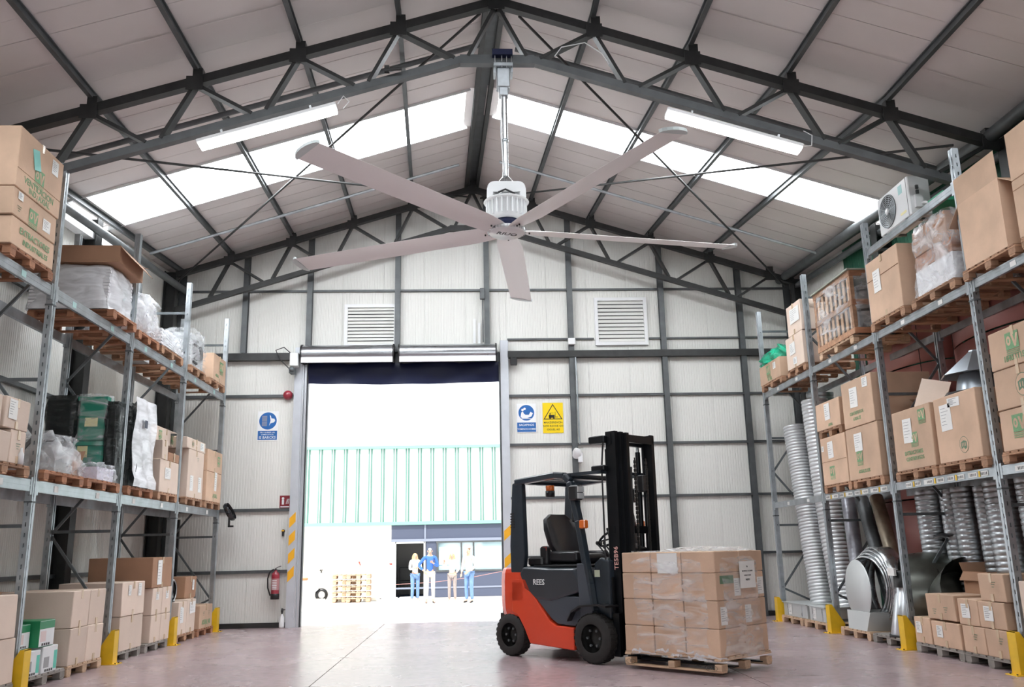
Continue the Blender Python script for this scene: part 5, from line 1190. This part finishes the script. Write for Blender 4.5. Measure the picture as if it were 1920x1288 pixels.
for j, (z, h) in enumerate(tiers):
    for i, (x0, w) in enumerate(cw3):
        for r in range(2):
            dep = (LB-.06)/2; y0 = -LB/2+.02+r*(dep+.004)
            if j == 3 and i == 0 and r == 1: pass
            off = R(-.004, .004); c_ = onload(x0+w/2+off+.004, y0+dep/2, z)
            o = MB().cbx(-w/2+.004, w/2-.004, -dep/2, dep/2, 0, h, .008).build('cardboard_carton', CARD, loc=c_, rz=ang)
            tag(o, f'{names_t[j]} carton, {names_u[i]}, '+('camera side row' if r == 0 else 'far row')+' of the wrapped forklift load', 'box', 'cartons of the wrapped forklift load')
            MB().bx(-w/2, w/2, -.03, .03, h-.0005, h+.002).build('tape', TAPE, o)
            if i == 2 and j in (1, 2):
                put(sheet(.15, .22, 6), 'label', o, (w/2-.002, -.16 if j == 1 else .2, h*.45))
            if i == 2 and j == 2 and r == 0:
                MB().bx(w/2-.003, w/2-.0015, -.2, .12, .2, .3).build('print_mark', GINK2, o)
fw = wrap('stretch_wrap', 'clear stretch film wound round the carton load on the forks', *onload(0, 0, -.03), LA+.02, LB+.0, 1.33, film('load_film', .10, bs=2.0, st=(1, 1, 4), bump=.35), 91, .0, .006, rz=ang, cat='film')
dn = tag(put(MB().bx(0, .002, -.19, .19, -.17, .17).mesh('delivery_note', PAPER), 'delivery_note', None, onload(LA/2+.022, .12, .98), rz=ang), 'white delivery note on the right side of the wrapped forklift load', 'paper')
for i, (t, s_) in enumerate((('PA', .03), ('BASTMOELA TACHNAM', .024), ('SAVROST 201060', .022), ('INDPU', .034))):
    text('lettering', t, s_, INK, dn, (.003, 0, .10-.055*i))
# patch of white paper under the film, crumpled film on top
tag(put(MB().bx(-.16, .16, 0, .002, -.13, .13).mesh('white_patch', PAPER), 'white_patch', None, onload(.02, -LB/2+.008, 1.14), rz=ang), 'white paper patch on the left face of the wrapped forklift load', 'paper')
tg = wrap('film_tuft', 'bunched clear film lying on top of the forklift load', *onload(.15, .1, 1.28), 1.0, .9, .05, FILMC, 92, .5, .03, rz=ang, cat='film')
tgb = MB(); rg = random.Random(5)
for k in range(9):
    x0 = -LA/2+.05+rg.uniform(0, 1.3); w = rg.uniform(.12, .3); z = .0+rg.uniform(-.03, .05)
    a_ = [(x0+i*w/5, -LB/2-.012-.008*math.sin(i*2.1), z+rg.uniform(-.012, .012)) for i in range(6)]; b_ = [(p[0], p[1]-.004, p[2]+rg.uniform(.01, .04)) for p in a_]
    tgb.add(a_+b_, [(i, i+1, i+7, i+6) for i in range(5)])
tag(tgb.build('film_tails', FILMW, loc=onload(0, 0, -.005), rz=ang), 'torn film tails along the bottom edge of the forklift load', 'film')

# ------------------------------------------------------------------ things on the gable wall (faces towards -Y)
WY = YF-.006
SB = mat('sign_blue', (.015, .13, .42), .4); SW = mat('sign_white', (.88, .89, .90), .4); SY = mat('sign_yellow', (.95, .68, .0), .4); SR = mat('sign_dark_red', (.24, .02, .03), .4)
PW = lambda u, v, a: (u, -a, v)
def disc(r, cx=0, cz=0, n=32, sx=1): return [(cx+r*sx*math.cos(t*2*PI/n), cz+r*math.sin(t*2*PI/n)) for t in range(n)]
TR = (PI/2, 0, 0)
def sign(label, x, z, w, h, base, grp=None):
    o = MB().bx(-w/2, w/2, -.006, 0, -h/2, h/2).build('wall_sign', base, loc=(x, WY, z)); tag(o, label, 'sign', grp); return o
s1 = sign('blue mandatory sign reading IS BARCKS left of the doorway', -4.78, 4.555, .48, .70, SW)
MB().prism(disc(.205, 0, .12), .006, .007, PW).build('blue_disc', SB, s1)
g = MB()
for k in range(9): g.bx(-.14, -.02, -.0085, -.007, -.0+k*.028, .016+k*.028)
g.build('pictogram', mat('grey_ink', (.5, .5, .5)), s1)
MB().prism([(.03, -.0), (.06, .06), (.13, .08), (.17, .12), (.15, .17), (.08, .18), (.06, .24), (.04, .26), (.06, .13)], .007, .0085, PW).build('pictogram', SW, s1)
MB().bx(-.225, .225, -.007, -.006, -.33, -.115).build('blue_panel', SB, s1)
text('lettering', 'IS BARCKS', .085, SW, s1, (0, -.0075, -.275), rot=TR); text('lettering', 'PRO GUEBER LAL', .045, SW, s1, (0, -.0075, -.155), rot=TR)
text('lettering', 'DOMBOLISTIPCAL', .036, SW, s1, (0, -.0075, -.205), rot=TR)
s2 = sign('blue mandatory sign with seated figure right of the doorway', 1.345, 4.66, .46, .70, SW)
MB().prism(disc(.19, 0, .13), .006, .007, PW).build('blue_disc', SB, s2)
MB().prism([(-.14, .03), (-.12, .14), (-.08, .16), (-.06, .11), (-.02, .08), (.06, .08), (.10, .15), (.16, .12), (.12, .04), (.02, .0), (-.1, .0)], .007, .0085, PW).prism(disc(.03, -.09, .20, 12), .007, .0085, PW).bx(-.15, .15, -.0085, -.007, -.02, -.008).prism(disc(.03, -.04, .225, 12), .007, .0085, PW).build('pictogram', SW, s2)
MB().bx(-.225, .225, -.007, -.006, -.33, -.105).build('blue_panel', SB, s2)
text('lettering', 'SACAPINOS', .068, SW, s2, (0, -.0075, -.165), rot=TR); text('lettering', 'TOMINOS HOMBS', .055, SW, s2, (0, -.0075, -.265), rot=TR)
s3 = sign('yellow warning sign with forklift triangle right of the blue sign', 1.985, 4.66, .49, .73, SY)
MB().prism([(-.23, -.04), (.23, -.04), (0, .34)], .006, .007, PW).build('triangle_border', BLK, s3)
MB().prism([(-.195, -.02), (.195, -.02), (0, .302)], .007, .008, PW).build('triangle_field', SY, s3)
MB().bx(-.10, .04, -.0095, -.008, .0, .07).bx(-.08, -.06, -.0095, -.008, .0, .12).bx(-.08, .02, -.0095, -.008, .11, .12).bx(.05, .06, -.0095, -.008, 0, .14).bx(.06, .12, -.0095, -.008, .01, .025).prism(disc(.022, -.07, 0, 10), .008, .0095, PW).prism(disc(.022, .02, 0, 10), .008, .0095, PW).build('pictogram', BLK, s3)
for k, t in enumerate(('MANZIERENCIN', 'NOR ELECHE GO', 'CIGUEL AIS')): text('lettering', t, .062, BLK, s3, (0, -.0075, -.115-.085*k), rot=TR)
s4 = sign('small dark red extinguisher sign beside the left door jamb', -4.31, 2.78, .24, .29, SR)
MB().bx(-.07, -.02, -.008, -.006, -.06, .05).prism(disc(.03, -.045, .08, 12), .006, .008, PW).build('pictogram', SW, s4)
g = MB()
for k in range(3): g.prism([(.02+k*.025, -.05), (.03+k*.025, -.05), (.06+k*.02, .07), (.05+k*.02, .07)], .006, .008, PW)
g.build('pictogram', SW, s4); MB().bx(-.1, .1, -.0075, -.006, -.125, -.10).build('white_rule', SW, s4)
ex = empty('fire_extinguisher', (-4.42, WY-.16, .62), label='dark red fire extinguisher with black hose on the wall left of the doorway', cat='extinguisher')
MB().lathe([(0, .02), (.085, .02), (.09, .05), (.09, .52), (.075, .57), (.03, .60), (.03, .63)], 24).build('cylinder', RED, ex)
MB().lathe([(0, 0), (.095, 0), (.097, .11), (.09, .12)], 24).build('foot_ring', BLK, ex)
MB().lathe([(.0915, .20), (.0915, .45)], 24, arc=PI*1.1, M=Matrix.Rotation(PI*.95, 3, 'Z')).build('label', mat('pinkish_label', (.5, .25, .26), .5), ex)
g = MB()
for k in range(6): g.bx(-.05, .05, -.0945, -.093, .22+k*.036, .235+k*.036)
g.build('label_text', SW, ex)
MB().path([(0, 0, .62), (-.05, -.02, .65), (-.13, -.02, .60), (-.17, -.02, .45), (-.16, -.02, .25), (-.10, -.02, .08)], .016, 8).build('hose', BLK, ex)
MB().bx(-.02, .02, -.02, .02, .6, .66).path([(-.02, 0, .66), (.05, 0, .70), (.12, 0, .72)], .009, 6).path([(-.02, 0, .64), (.10, 0, .63)], .008, 6).build('valve_handle', BLK, ex)
bt = empty('spray_bottle', (-4.25, WY-.13, 0), label='small white bottle with dark nozzle on the floor by the left door jamb', cat='bottle')
MB().lathe([(0, 0), (.055, 0), (.06, .03), (.06, .22), (.02, .28), (.02, .30)], 16).build('body', WHT, bt); MB().lathe([(0, .42), (.02, .42), (.03, .36), (.015, .30)], 10).bx(-.01, .07, -.01, .01, .38, .40).build('nozzle', BLK, bt)
al = empty('alarm_bell', (-4.33, WY-.02, 5.28), label='dark red alarm bell on the girt left of the doorway', cat='alarm')
MB().lathe([(0, .12), (.06, .115), (.1, .08), (.115, .03), (.115, 0)], 24, M=Matrix.Rotation(PI/2, 3, 'X')).build('bell', RED, al); MB().bx(-.05, .12, -.012, 0, -.05, .05).build('base', GALVD, al)
cp = empty('call_point', (-4.32, WY-.0, 2.12), label='small black and yellow hook on the wall above the extinguisher', cat='hook')
MB().lathe([(0, .05), (.035, .045), (.04, 0)], 14, M=Matrix.Rotation(PI/2, 3, 'X')).bx(-.02, .02, -.05, 0, -.12, 0).build('body', BLK, cp); MB().bx(-.03, .03, -.055, -.045, -.01, .02).build('band', STR, cp)
bx_ = MB().cbx(-.09, .09, -.07, 0, -.08, .08, .01).build('junction_box', WHT, loc=(2.48, WY-.15, 6.50)); tag(bx_, 'white junction box on the rail left of the right louvred vent', 'box')
tag(MB().cbx(-.06, .06, -.08, 0, -.14, .14, .01).build('switch_box', MIDS, loc=(.32, WY-.15, 7.72)), 'grey switch box on the wall column behind the fan', 'box')
tagtube('conduit', [(.33, WY-.18, 7.6), (.33, WY-.18, 6.5)], .015, MIDS, 'thin grey conduit dropping from the switch box to the shutter', 'conduit', 8)
for i, xx in enumerate((.12, .24)): tag(MB().bx(xx-.03, xx+.03, WY-.06, WY, 6.5, 7.12-.1*i).build('white_trunking', WHT), ('left', 'right')[i]+' white upright trunking above the right shutter housing', 'trunking', 'white trunking')
tagtube('conduit', [(2.56, WY-.2, 6.1), (2.58, WY-.2, 4.0)], .022, GALV, 'grey conduit running down to the white hooded wall lamp', 'conduit', 10)
hl = empty('hooded_lamp', (2.50, WY-.22, 3.82), label='white hooded wall lamp beside the forklift mast', cat='lamp')
MB().lathe([(.13, -.12), (.10, .0), (.05, .08), (0, .1)], 20, M=Matrix.Rotation(.9, 3, 'X') @ Matrix.Rotation(-.3, 3, 'Y')).build('hood', WHT, hl); MB().bx(.03, .13, -.02, .2, -.25, -.05).build('bracket', WHT, hl)
tag(MB().cbx(-.08, .08, -.12, 0, -.09, .09, .01).build('sensor_box', BLK, loc=(1.06, WY-.1, 6.02)), 'small black sensor box under the rail right of the doorway', 'sensor')
mo = empty('shutter_motor', (-4.12, YF-.32, 6.02), label='white shutter motor at the upper left corner of the doorway', cat='motor')
MB().cbx(-.13, .07, -.08, .12, -.1, .22, .01).build('casing', WHT, mo); MB().lathe([(0, -.1), (.06, -.1), (.06, .1), (0, .1)], 14, (-.06, -.1, -.2), Matrix.Rotation(PI/2, 3, 'X')).bx(-.12, 0, -.16, .1, -.28, -.16).build('drive', GALVD, mo)
MB().path([(-.1, 0, .2), (-.3, .05, .38), (-.5, .1, .32), (-.4, .05, .1), (-.15, 0, -.15)], .012, 6).build('cable', BLK, mo)
rf = empty('wall_fan', (-5.42, 20.25, 2.55), label='small black round fan on the end of the left rack', cat='fan')
MB().lathe([(.20, -.05), (.22, 0), (.20, .05)], 24, M=Matrix.Rotation(PI/2-.5, 3, 'Y')).lathe([(0, .03), (.06, .02), (.07, -.04), (0, -.06)], 16, M=Matrix.Rotation(PI/2-.5, 3, 'Y')).build('ring', BLKG, rf)
fb = MB().hexa([(.05, -.05, -.005), (.2, -.02, -.03), (.2, .03, -.02), (.05, .04, -.0), (.05, -.05, .0), (.2, -.02, -.025), (.2, .03, -.015), (.05, .04, .005)]).mesh('fan_blade', BLK)
for k in range(5): o = put(fb, 'fan_blade', rf); o.rotation_euler = (Matrix.Rotation(PI/2-.5, 4, 'Y') @ Matrix.Rotation(k*2*PI/5, 4, 'Z')).to_euler()
MB().bx(-.02, .02, -.02, .02, -.34, -.0).bx(-.02, .1, -.02, .02, -.34, -.3).build('bracket', BLK, rf)
tag(MB().bx(-.03, .03, -.03, .03, 0, 2.4).build('steel_post', DARKS, loc=(-6.55, 20.3, 0)), 'dark steel post standing behind the last left rack bay', 'post')

# ------------------------------------------------------------------ outside: hall opposite, people, pallets
BY = 33.0
bd_ = empty('opposite_building', (0, BY, 0), label='sunlit white ribbed warehouse with grey glazed office front across the yard', cat='building')
CLAD = mat('white_profiled_cladding', (.80, .86, .84), .5); RIB_SHADE = mat('mint_rib_shade_colour', (.17, .31, .27), .6); CREAM = mat('cream_render', (.90, .84, .74), .8); BG = mat('blue_grey_facade_panel', (.085, .10, .155), .45)  # dark mint on the rib sides paints in their shading
def wp(px, py): v = at(px, py, Y=BY); return v.x, v.z
x0, x1 = -8.0, 14.0; zt_, zm = wp(760, 841)[1], wp(760, 978)[1]
cm = None
xq = x0; w = .46
cmesh = MB().add([(0, 0, 0), (.05, 0, 0), (.11, -.07, 0), (.14, -.07, 0), (.20, 0, 0), (w, 0, 0), (0, 0, zt_-zm), (.05, 0, zt_-zm), (.11, -.07, zt_-zm), (.14, -.07, zt_-zm), (.20, 0, zt_-zm), (w, 0, zt_-zm)], [(i, i+1, i+7, i+6) for i in range(5)])
cmesh.mi[1] = cmesh.mi[3] = 1; cmesh = cmesh.mesh('cladding_sheet', [CLAD, RIB_SHADE])
for k in range(int((x1-x0)/w)): put(cmesh, 'cladding_sheet', bd_, (x0+k*w, 0, zm))
MB().bx(x0, x1, -.1, 0, zm-.12, zm).build('green_drip_edge', mat('pale_green_trim', (.25, .55, .42), .5), bd_)
MB().bx(x0, x1, -.12, .3, zt_, zt_+.1).build('parapet_cap', mat('pale_green_trim', (.25, .55, .42)), bd_)
xa, xb, xc = wp(607, 1000)[0], wp(734, 1000)[0], wp(1000, 1000)[0]
MB().bx(xa, xb, 0, .3, 0, zm-.12).build('cream_wall', CREAM, bd_)
MB().bx(x0, xa-.0, 1.5, 1.8, 0, zm).build('cream_wall', CREAM, bd_)
xd0, xd1 = wp(741, 1060)[0], wp(796, 1060)[0]; zd = wp(760, 1016)[1]
MB().bx(xb, x1, .0, .2, zd+.08, zm-.12).build('facade_panel', BG, bd_)
for X in (wp(800, 1)[0]-.03, wp(800, 1)[0]+3.9): MB().bx(X, X+.06, -.03, 0, zd+.08, zm-.12).build('panel_joint', mat('light_trim', (.25, .28, .36)), bd_)
MB().bx(xb, x1, -.05, 0, zd-.0, zd+.1).build('panel_joint', mat('light_trim', (.25, .28, .36)), bd_)
MB().bx(xb, xd0, .0, .2, 0, zd).build('facade_panel', BG, bd_)
xw0, xw1 = wp(820, 1)[0], wp(936, 1)[0]; zw0, zw1 = wp(870, 1068)[1], wp(870, 1017)[1]
MB().bx(xd1+.05, xw0, .0, .2, 0, zd).bx(xw0, xw1, 0, .2, 0, zw0).bx(xw1, x1, 0, .2, 0, zd).bx(xw0, xw1, 0, .2, zw1, zd).build('facade_panel', BG, bd_)
fr_ = MB(); 
for X in (xd0, xd1): fr_.bx(X-.03, X+.03, -.04, .05, 0, zd)
fr_.bx(xd0, xd1, -.04, .05, zd-.06, zd); fr_.build('door_frame', WHT, bd_)
wf = MB().bx(xw0-.05, xw1+.05, -.04, .04, zw0-.06, zw0).bx(xw0-.05, xw1+.05, -.04, .04, zw1, zw1+.06)
for t in (0, .33, .5, 1): wf.bx(xw0+(xw1-xw0)*t-.03, xw0+(xw1-xw0)*t+.03, -.04, .04, zw0, zw1)
wf.build('window_frame', MIDS, bd_)
GL = mat('bluish_window_glass', (.45, .62, .68), .05, spec=1)
for a, b in ((0, .33), (.33, .5), (.5, 1)): MB().bx(xw0+(xw1-xw0)*a, xw0+(xw1-xw0)*b, .05, .06, zw0, zw1).build('pane', GL, bd_)
MB().bx(xw0+.05, xw0+.55, .02, .03, zw0+.2, zw1-.3).build('poster', PAPER, bd_); MB().bx(xw0+.95, xw0+1.25, .02, .03, zw0+.4, zw1-.2).build('poster', PAPER, bd_)
MB().bx(xd0-.1, x1, 2.4, 2.5, 0, zd+.2).build('office_back_wall', mat('warm_grey_partition', (.34, .33, .32)), bd_); MB().bx(xd0-.1, x1, 0.2, 2.4, -.0, .01).build('office_floor', mat('dark_blue_carpet', (.02, .04, .09)), bd_)
MB().bx(xd0-.2, xd0-.1, .2, 2.5, 0, zd+.2).build('office_side_wall', mat('warm_grey_partition', (.3, .3, .3)), bd_); MB().bx(xd0-.2, x1, .2, 2.5, zd+.2, zd+.3).build('office_ceiling', WHT, bd_)
MB().bx(xb, x1, -.02, 0, .30, .36).build('panel_joint', mat('light_trim', (.25, .28, .36)), bd_)
# open door leaf with red push bar
dl = MB().bx(-.02, .02, -.0, 1.25, .02, zd).build('door_leaf', WHT, bd_, loc=(xd0-.02, -.05, 0)); dl.rotation_euler = (0, 0, math.radians(112))
MB().path([(.04, .15, 1.35), (.10, .2, 1.28), (.10, 1.1, 1.28), (.04, 1.15, 1.35)], .025, 8).build('push_bar', mat('faded_red', (.5, .08, .06)), dl)
g_ = MB().path([(xd0-1.3, -.08, 1.30), (xd0-1.25, -.12, 1.2), (xd0-.1, -.12, 1.2)], .03, 8).build('push_bar', mat('faded_red', (.5, .08, .06)), bd_)
for i in range(2):
    c = empty('office_chair', (xd0+.28+i*.95, BY+1.2, 0), label=('left', 'right')[i]+' dark chair inside the opposite doorway behind the people', cat='chair', group='dark chairs in the opposite doorway')
    MB().cbx(-.25, .25, -.25, .25, .42, .50, .02).build('seat', BLK, c); MB().cbx(-.24, .24, .22, .28, .55, 1.05, .02).build('backrest', BLK, c)
    for X in (-.2, .2):
        for Y in (-.2, .2): MB().bx(X-.015, X+.015, Y-.015, Y+.015, 0, .42).build('leg', BLK, c)
tagtube('barrier_tape', [(-2.7, 31.4, .52), (-1.3, 31.2, .58), (0, 31.0, .72), (1.9, 30.8, 1.05)], .009, mat('pale_red_tape', (.62, .3, .27)), 'thin red and white barrier tape behind the four people', 'tape', 6)
# stacks of pallets in the yard
for s in range(2):
    for k in range(5):
        c = at(642+s*27, 1130, Z=0)
        pallet('pallet number %s from the ground in the %s stack outside the doorway' % (('one', 'two', 'three', 'four', 'five')[k], ('left', 'right')[s]), c.x, c.y+.5, k*.19, .8, .48, rz=PI/2, mt=WOODP, group='pallet stacks in the yard', h=.15, nb=5)
kb = MB(); c0 = at(560, 1131, Z=0)
for k in range(7): kb.cbx(-5.6+k*.62, -5.05+k*.62, 31.5, 31.65, 0, .1, .01)
tag(kb.build('kerb_row', CREAM), 'low row of kerb stones at the foot of the opposite wall', 'kerb')
# bit of a parked scooter at the left door edge
scx = at(578, 1128, Z=0); sc2 = empty('scooter', scx, label='partly hidden light coloured scooter at the left edge of the doorway', cat='scooter')
Mw = Matrix.Rotation(PI/2, 3, 'X')
for X in (-.5, .45): MB().lathe([(.12, -.05), (.22, -.05), (.22, .05), (.12, .05)], 20, (X, 0, .22), Mw).build('wheel', BLK, sc2)
MB().prism([(-.6, .35), (.1, .3), (.2, .28), (.35, .4), (.48, .95), (.40, .97), (.22, .5), (0, .42), (-.1, .7), (-.6, .72)], -.13, .13, PXZ).build('body', mat('silver_scooter', (.6, .62, .66), .3), sc2)
MB().path([(.42, -.25, 1.05), (.42, .25, 1.05)], .02, 8).path([(.42, 0, .95), (.42, 0, 1.05)], .02, 8).build('handlebar', BLK, sc2); MB().cbx(-.6, -.05, -.14, .14, .72, .8, .02).build('seat', mat('orange_vinyl', (.6, .2, .08)), sc2)

# people
SKIN = mat('skin', (.72, .42, .30), .55)
def skinned(name, verts, edges, rad, mt, parent, root=0, sub=2):
    me = bpy.data.meshes.new(name); me.from_pydata([Vector(v) for v in verts], edges, []); me.materials.append(mt)
    o = put(me, name, parent); sk = o.modifiers.new('skin', 'SKIN'); sk.use_smooth_shade = True
    for i, r in enumerate(rad):
        d = me.skin_vertices[0].data[i]; d.radius = (r, r) if not isinstance(r, tuple) else r; d.use_root = (i == root)
    s = o.modifiers.new('subdivision', 'SUBSURF'); s.levels = sub; s.render_levels = sub; return o
def chain(*idx): return list(zip(idx, idx[1:]))
def person(label, x, y, h, rz, shirt, trousers, hair, arms, female=False, lean=0, longhair=False):
    p = empty('person', (x, y, 0), rz, label=label, cat='person', group='people talking outside')
    s = h/1.75
    S_ = lambda *v: Vector(v)*s
    sw = .185 if not female else .165; hw = .095
    # joints: front is -y
    hip = [S_(k*hw, 0, .90) for k in (-1, 1)]; knee = [S_(k*.10, -.015, .49) for k in (-1, 1)]; ank = [S_(k*.11, .01, .08) for k in (-1, 1)]; toe = [S_(k*.13, -.15, .035) for k in (-1, 1)]
    pel, wst, ch, nk0, nk, hd, tp = S_(0, 0, .96), S_(0, 0, 1.10), S_(0, -.0, 1.30), S_(0, 0, 1.45), S_(0, -.01, 1.53), S_(0, -.03, 1.62), S_(0, -.01, 1.70)
    sh = [S_(k*sw, 0, 1.42) for k in (-1, 1)]
    el = [S_(*a[0]) for a in arms]; wr_ = [S_(*a[1]) for a in arms]
    V = [pel, wst, ch, nk0, nk, hd, tp, S_(0, -.08, 1.56)]; E = chain(0, 1, 2, 3, 4, 5, 6)+[(5, 7)]; Rr = [.10, .085, .10, .05, .048, .075, .055, .028]
    for k in range(2):
        b = len(V); V += [hip[k], knee[k], ank[k], toe[k]]; E += [(0, b), (b, b+1), (b+1, b+2), (b+2, b+3)]; Rr += [.075, .048, .035, .028]
        b = len(V); V += [sh[k], el[k], wr_[k]]; E += [(3, b), (b, b+1), (b+1, b+2)]; Rr += [.05, .036, .024]
    skinned('body', V, E, [r*s for r in Rr], SKIN, p)
    # hands: palm and five bent fingers each
    for k in range(2):
        d = (wr_[k]-el[k]).normalized(); sd = Vector((0, 1, 0)).cross(d); sd = sd.normalized() if sd.length > .1 else Vector((1, 0, 0))
        V = [wr_[k], wr_[k]+d*.05*s]; E = [(0, 1)]; Rr = [.02, .028]
        for q, (o_, l) in enumerate(((-.027, .055), (-.009, .068), (.009, .064), (.027, .05))):
            b = len(V); base = wr_[k]+d*.08*s+sd*o_*s; V += [base, base+d*l*.55*s+Vector((0, -.006, 0)), base+d*l*s+Vector((0, -.022, 0))]; E += [(1, b), (b, b+1), (b+1, b+2)]; Rr += [.010, .0085, .007]
        b = len(V); V += [wr_[k]+d*.03*s+sd*.035*s, wr_[k]+d*.07*s+sd*.055*s]; E += [(1, b), (b, b+1)]; Rr += [.011, .009]
        skinned('hand', V, E, [r*s for r in Rr], SKIN, p, sub=1)
    V = [pel, wst, ch, nk0]; E = chain(0, 1, 2, 3); Rr = [.115 if not female else .12, .105, .128 if not female else .115, .07]
    for k in range(2):
        b = len(V); V += [sh[k], el[k], el[k].lerp(wr_[k], .82)]; E += [(3, b), (b, b+1), (b+1, b+2)]; Rr += [.064, .050, .038]
    skinned('jumper', V, E, [r*s for r in Rr], shirt, p)
    V = [pel]; E = []; Rr = [.115]
    for k in range(2): b = len(V); V += [hip[k], knee[k], ank[k]+Vector((0, 0, .02))]; E += [(0, b), (b, b+1), (b+1, b+2)]; Rr += [.092, .066, .055]
    skinned('trousers', V, E, [r*s for r in Rr], trousers, p)
    for k in range(2): skinned('shoe', [ank[k]+Vector((0, .02, -.03)), toe[k]], [(0, 1)], [.045*s, .036*s], BLK if not female else WHT, p, sub=1)
    V = [S_(0, .02, 1.66), S_(0, -.015, 1.715)]; E = [(0, 1)]; Rr = [.082, .072]
    if longhair: V += [S_(-.06, .03, 1.58), S_(-.10, -.02, 1.40), S_(.06, .03, 1.58), S_(.10, -.02, 1.40)]; E += [(0, 2), (2, 3), (0, 4), (4, 5)]; Rr += [.06, .035, .06, .035]
    skinned('hair', V, E, [r*s for r in Rr], hair, p, sub=1)
    f = MB()
    for k in (-1, 1): f.lathe([(0, -.01), (.009, 0), (0, .01)], 8, S_(k*.03, -.103, 1.632)); 
    f.build('eyes', BLK, p)
    MB().hexa([S_(*v) for v in ((-.012, -.10, 1.595), (.012, -.10, 1.595), (.008, -.10, 1.64), (-.008, -.10, 1.64), (-.010, -.128, 1.60), (.010, -.128, 1.60), (.004, -.11, 1.635), (-.004, -.11, 1.635))]).build('nose', SKIN, p)
    MB().bx(-.022*s, .022*s, -.110*s, -.10*s, 1.570*s, 1.577*s).build('mouth', mat('lip', (.5, .2, .18)), p)
    e_ = MB()
    for k in (-1, 1): e_.cbx(k*.078*s-.008, k*.078*s+.008, -.02, .01, 1.60*s, 1.65*s, .003)
    e_.build('ears', SKIN, p)
    return p
JEAN = mat('light_denim', (.20, .34, .62), .8, var=.2, vscale=9); KHK = mat('pale_khaki_cloth', (.72, .68, .60), .8); TAUPE = mat('taupe_cloth', (.40, .34, .32), .8)
WSH = mat('white_cloth', (.86, .84, .82), .8); BSH = mat('blue_cloth', (.06, .18, .62), .8); CSH = mat('cream_cloth', (.80, .74, .66), .8)
BLD = mat('blonde_hair', (.62, .42, .22), .6); GRY = mat('grey_hair', (.62, .58, .54), .6); BRN = mat('brown_hair', (.22, .13, .08), .6)
def pf(px, py): v = at(px, py, Z=0); return v.x, v.y
x, y = pf(778, 1128); person('person with long fair hair, white top and jeans, first from the left', x, y, 1.60, PI*.12, WSH, JEAN, BLD, (((-.22, -.05, 1.14), (-.08, -.24, 1.18)), ((.22, -.04, 1.14), (.06, -.26, 1.24))), True, longhair=True)
x, y = pf(806, 1131); person('grey haired person in blue jumper and pale trousers, hand on hip', x, y, 1.74, PI*.05, BSH, KHK, GRY, (((-.36, .04, 1.18), (-.20, -.08, 1.0)), ((.25, -.02, 1.14), (.06, -.24, 1.26))))
x, y = pf(848, 1128); person('fair haired person in loose white top and taupe trousers', x, y, 1.58, -PI*.05, WSH, TAUPE, BLD, (((-.30, -.10, 1.20), (-.24, -.28, 1.38)), ((.24, -.03, 1.14), (.18, -.22, 1.0))), True, longhair=True)
x, y = pf(880, 1130); person('person in cream shirt and jeans at the right, looking down', x, y, 1.72, -PI*.2, CSH, JEAN, BRN, (((-.26, .0, 1.14), (-.20, -.14, .92)), ((.26, -.0, 1.14), (.12, -.20, .98))))
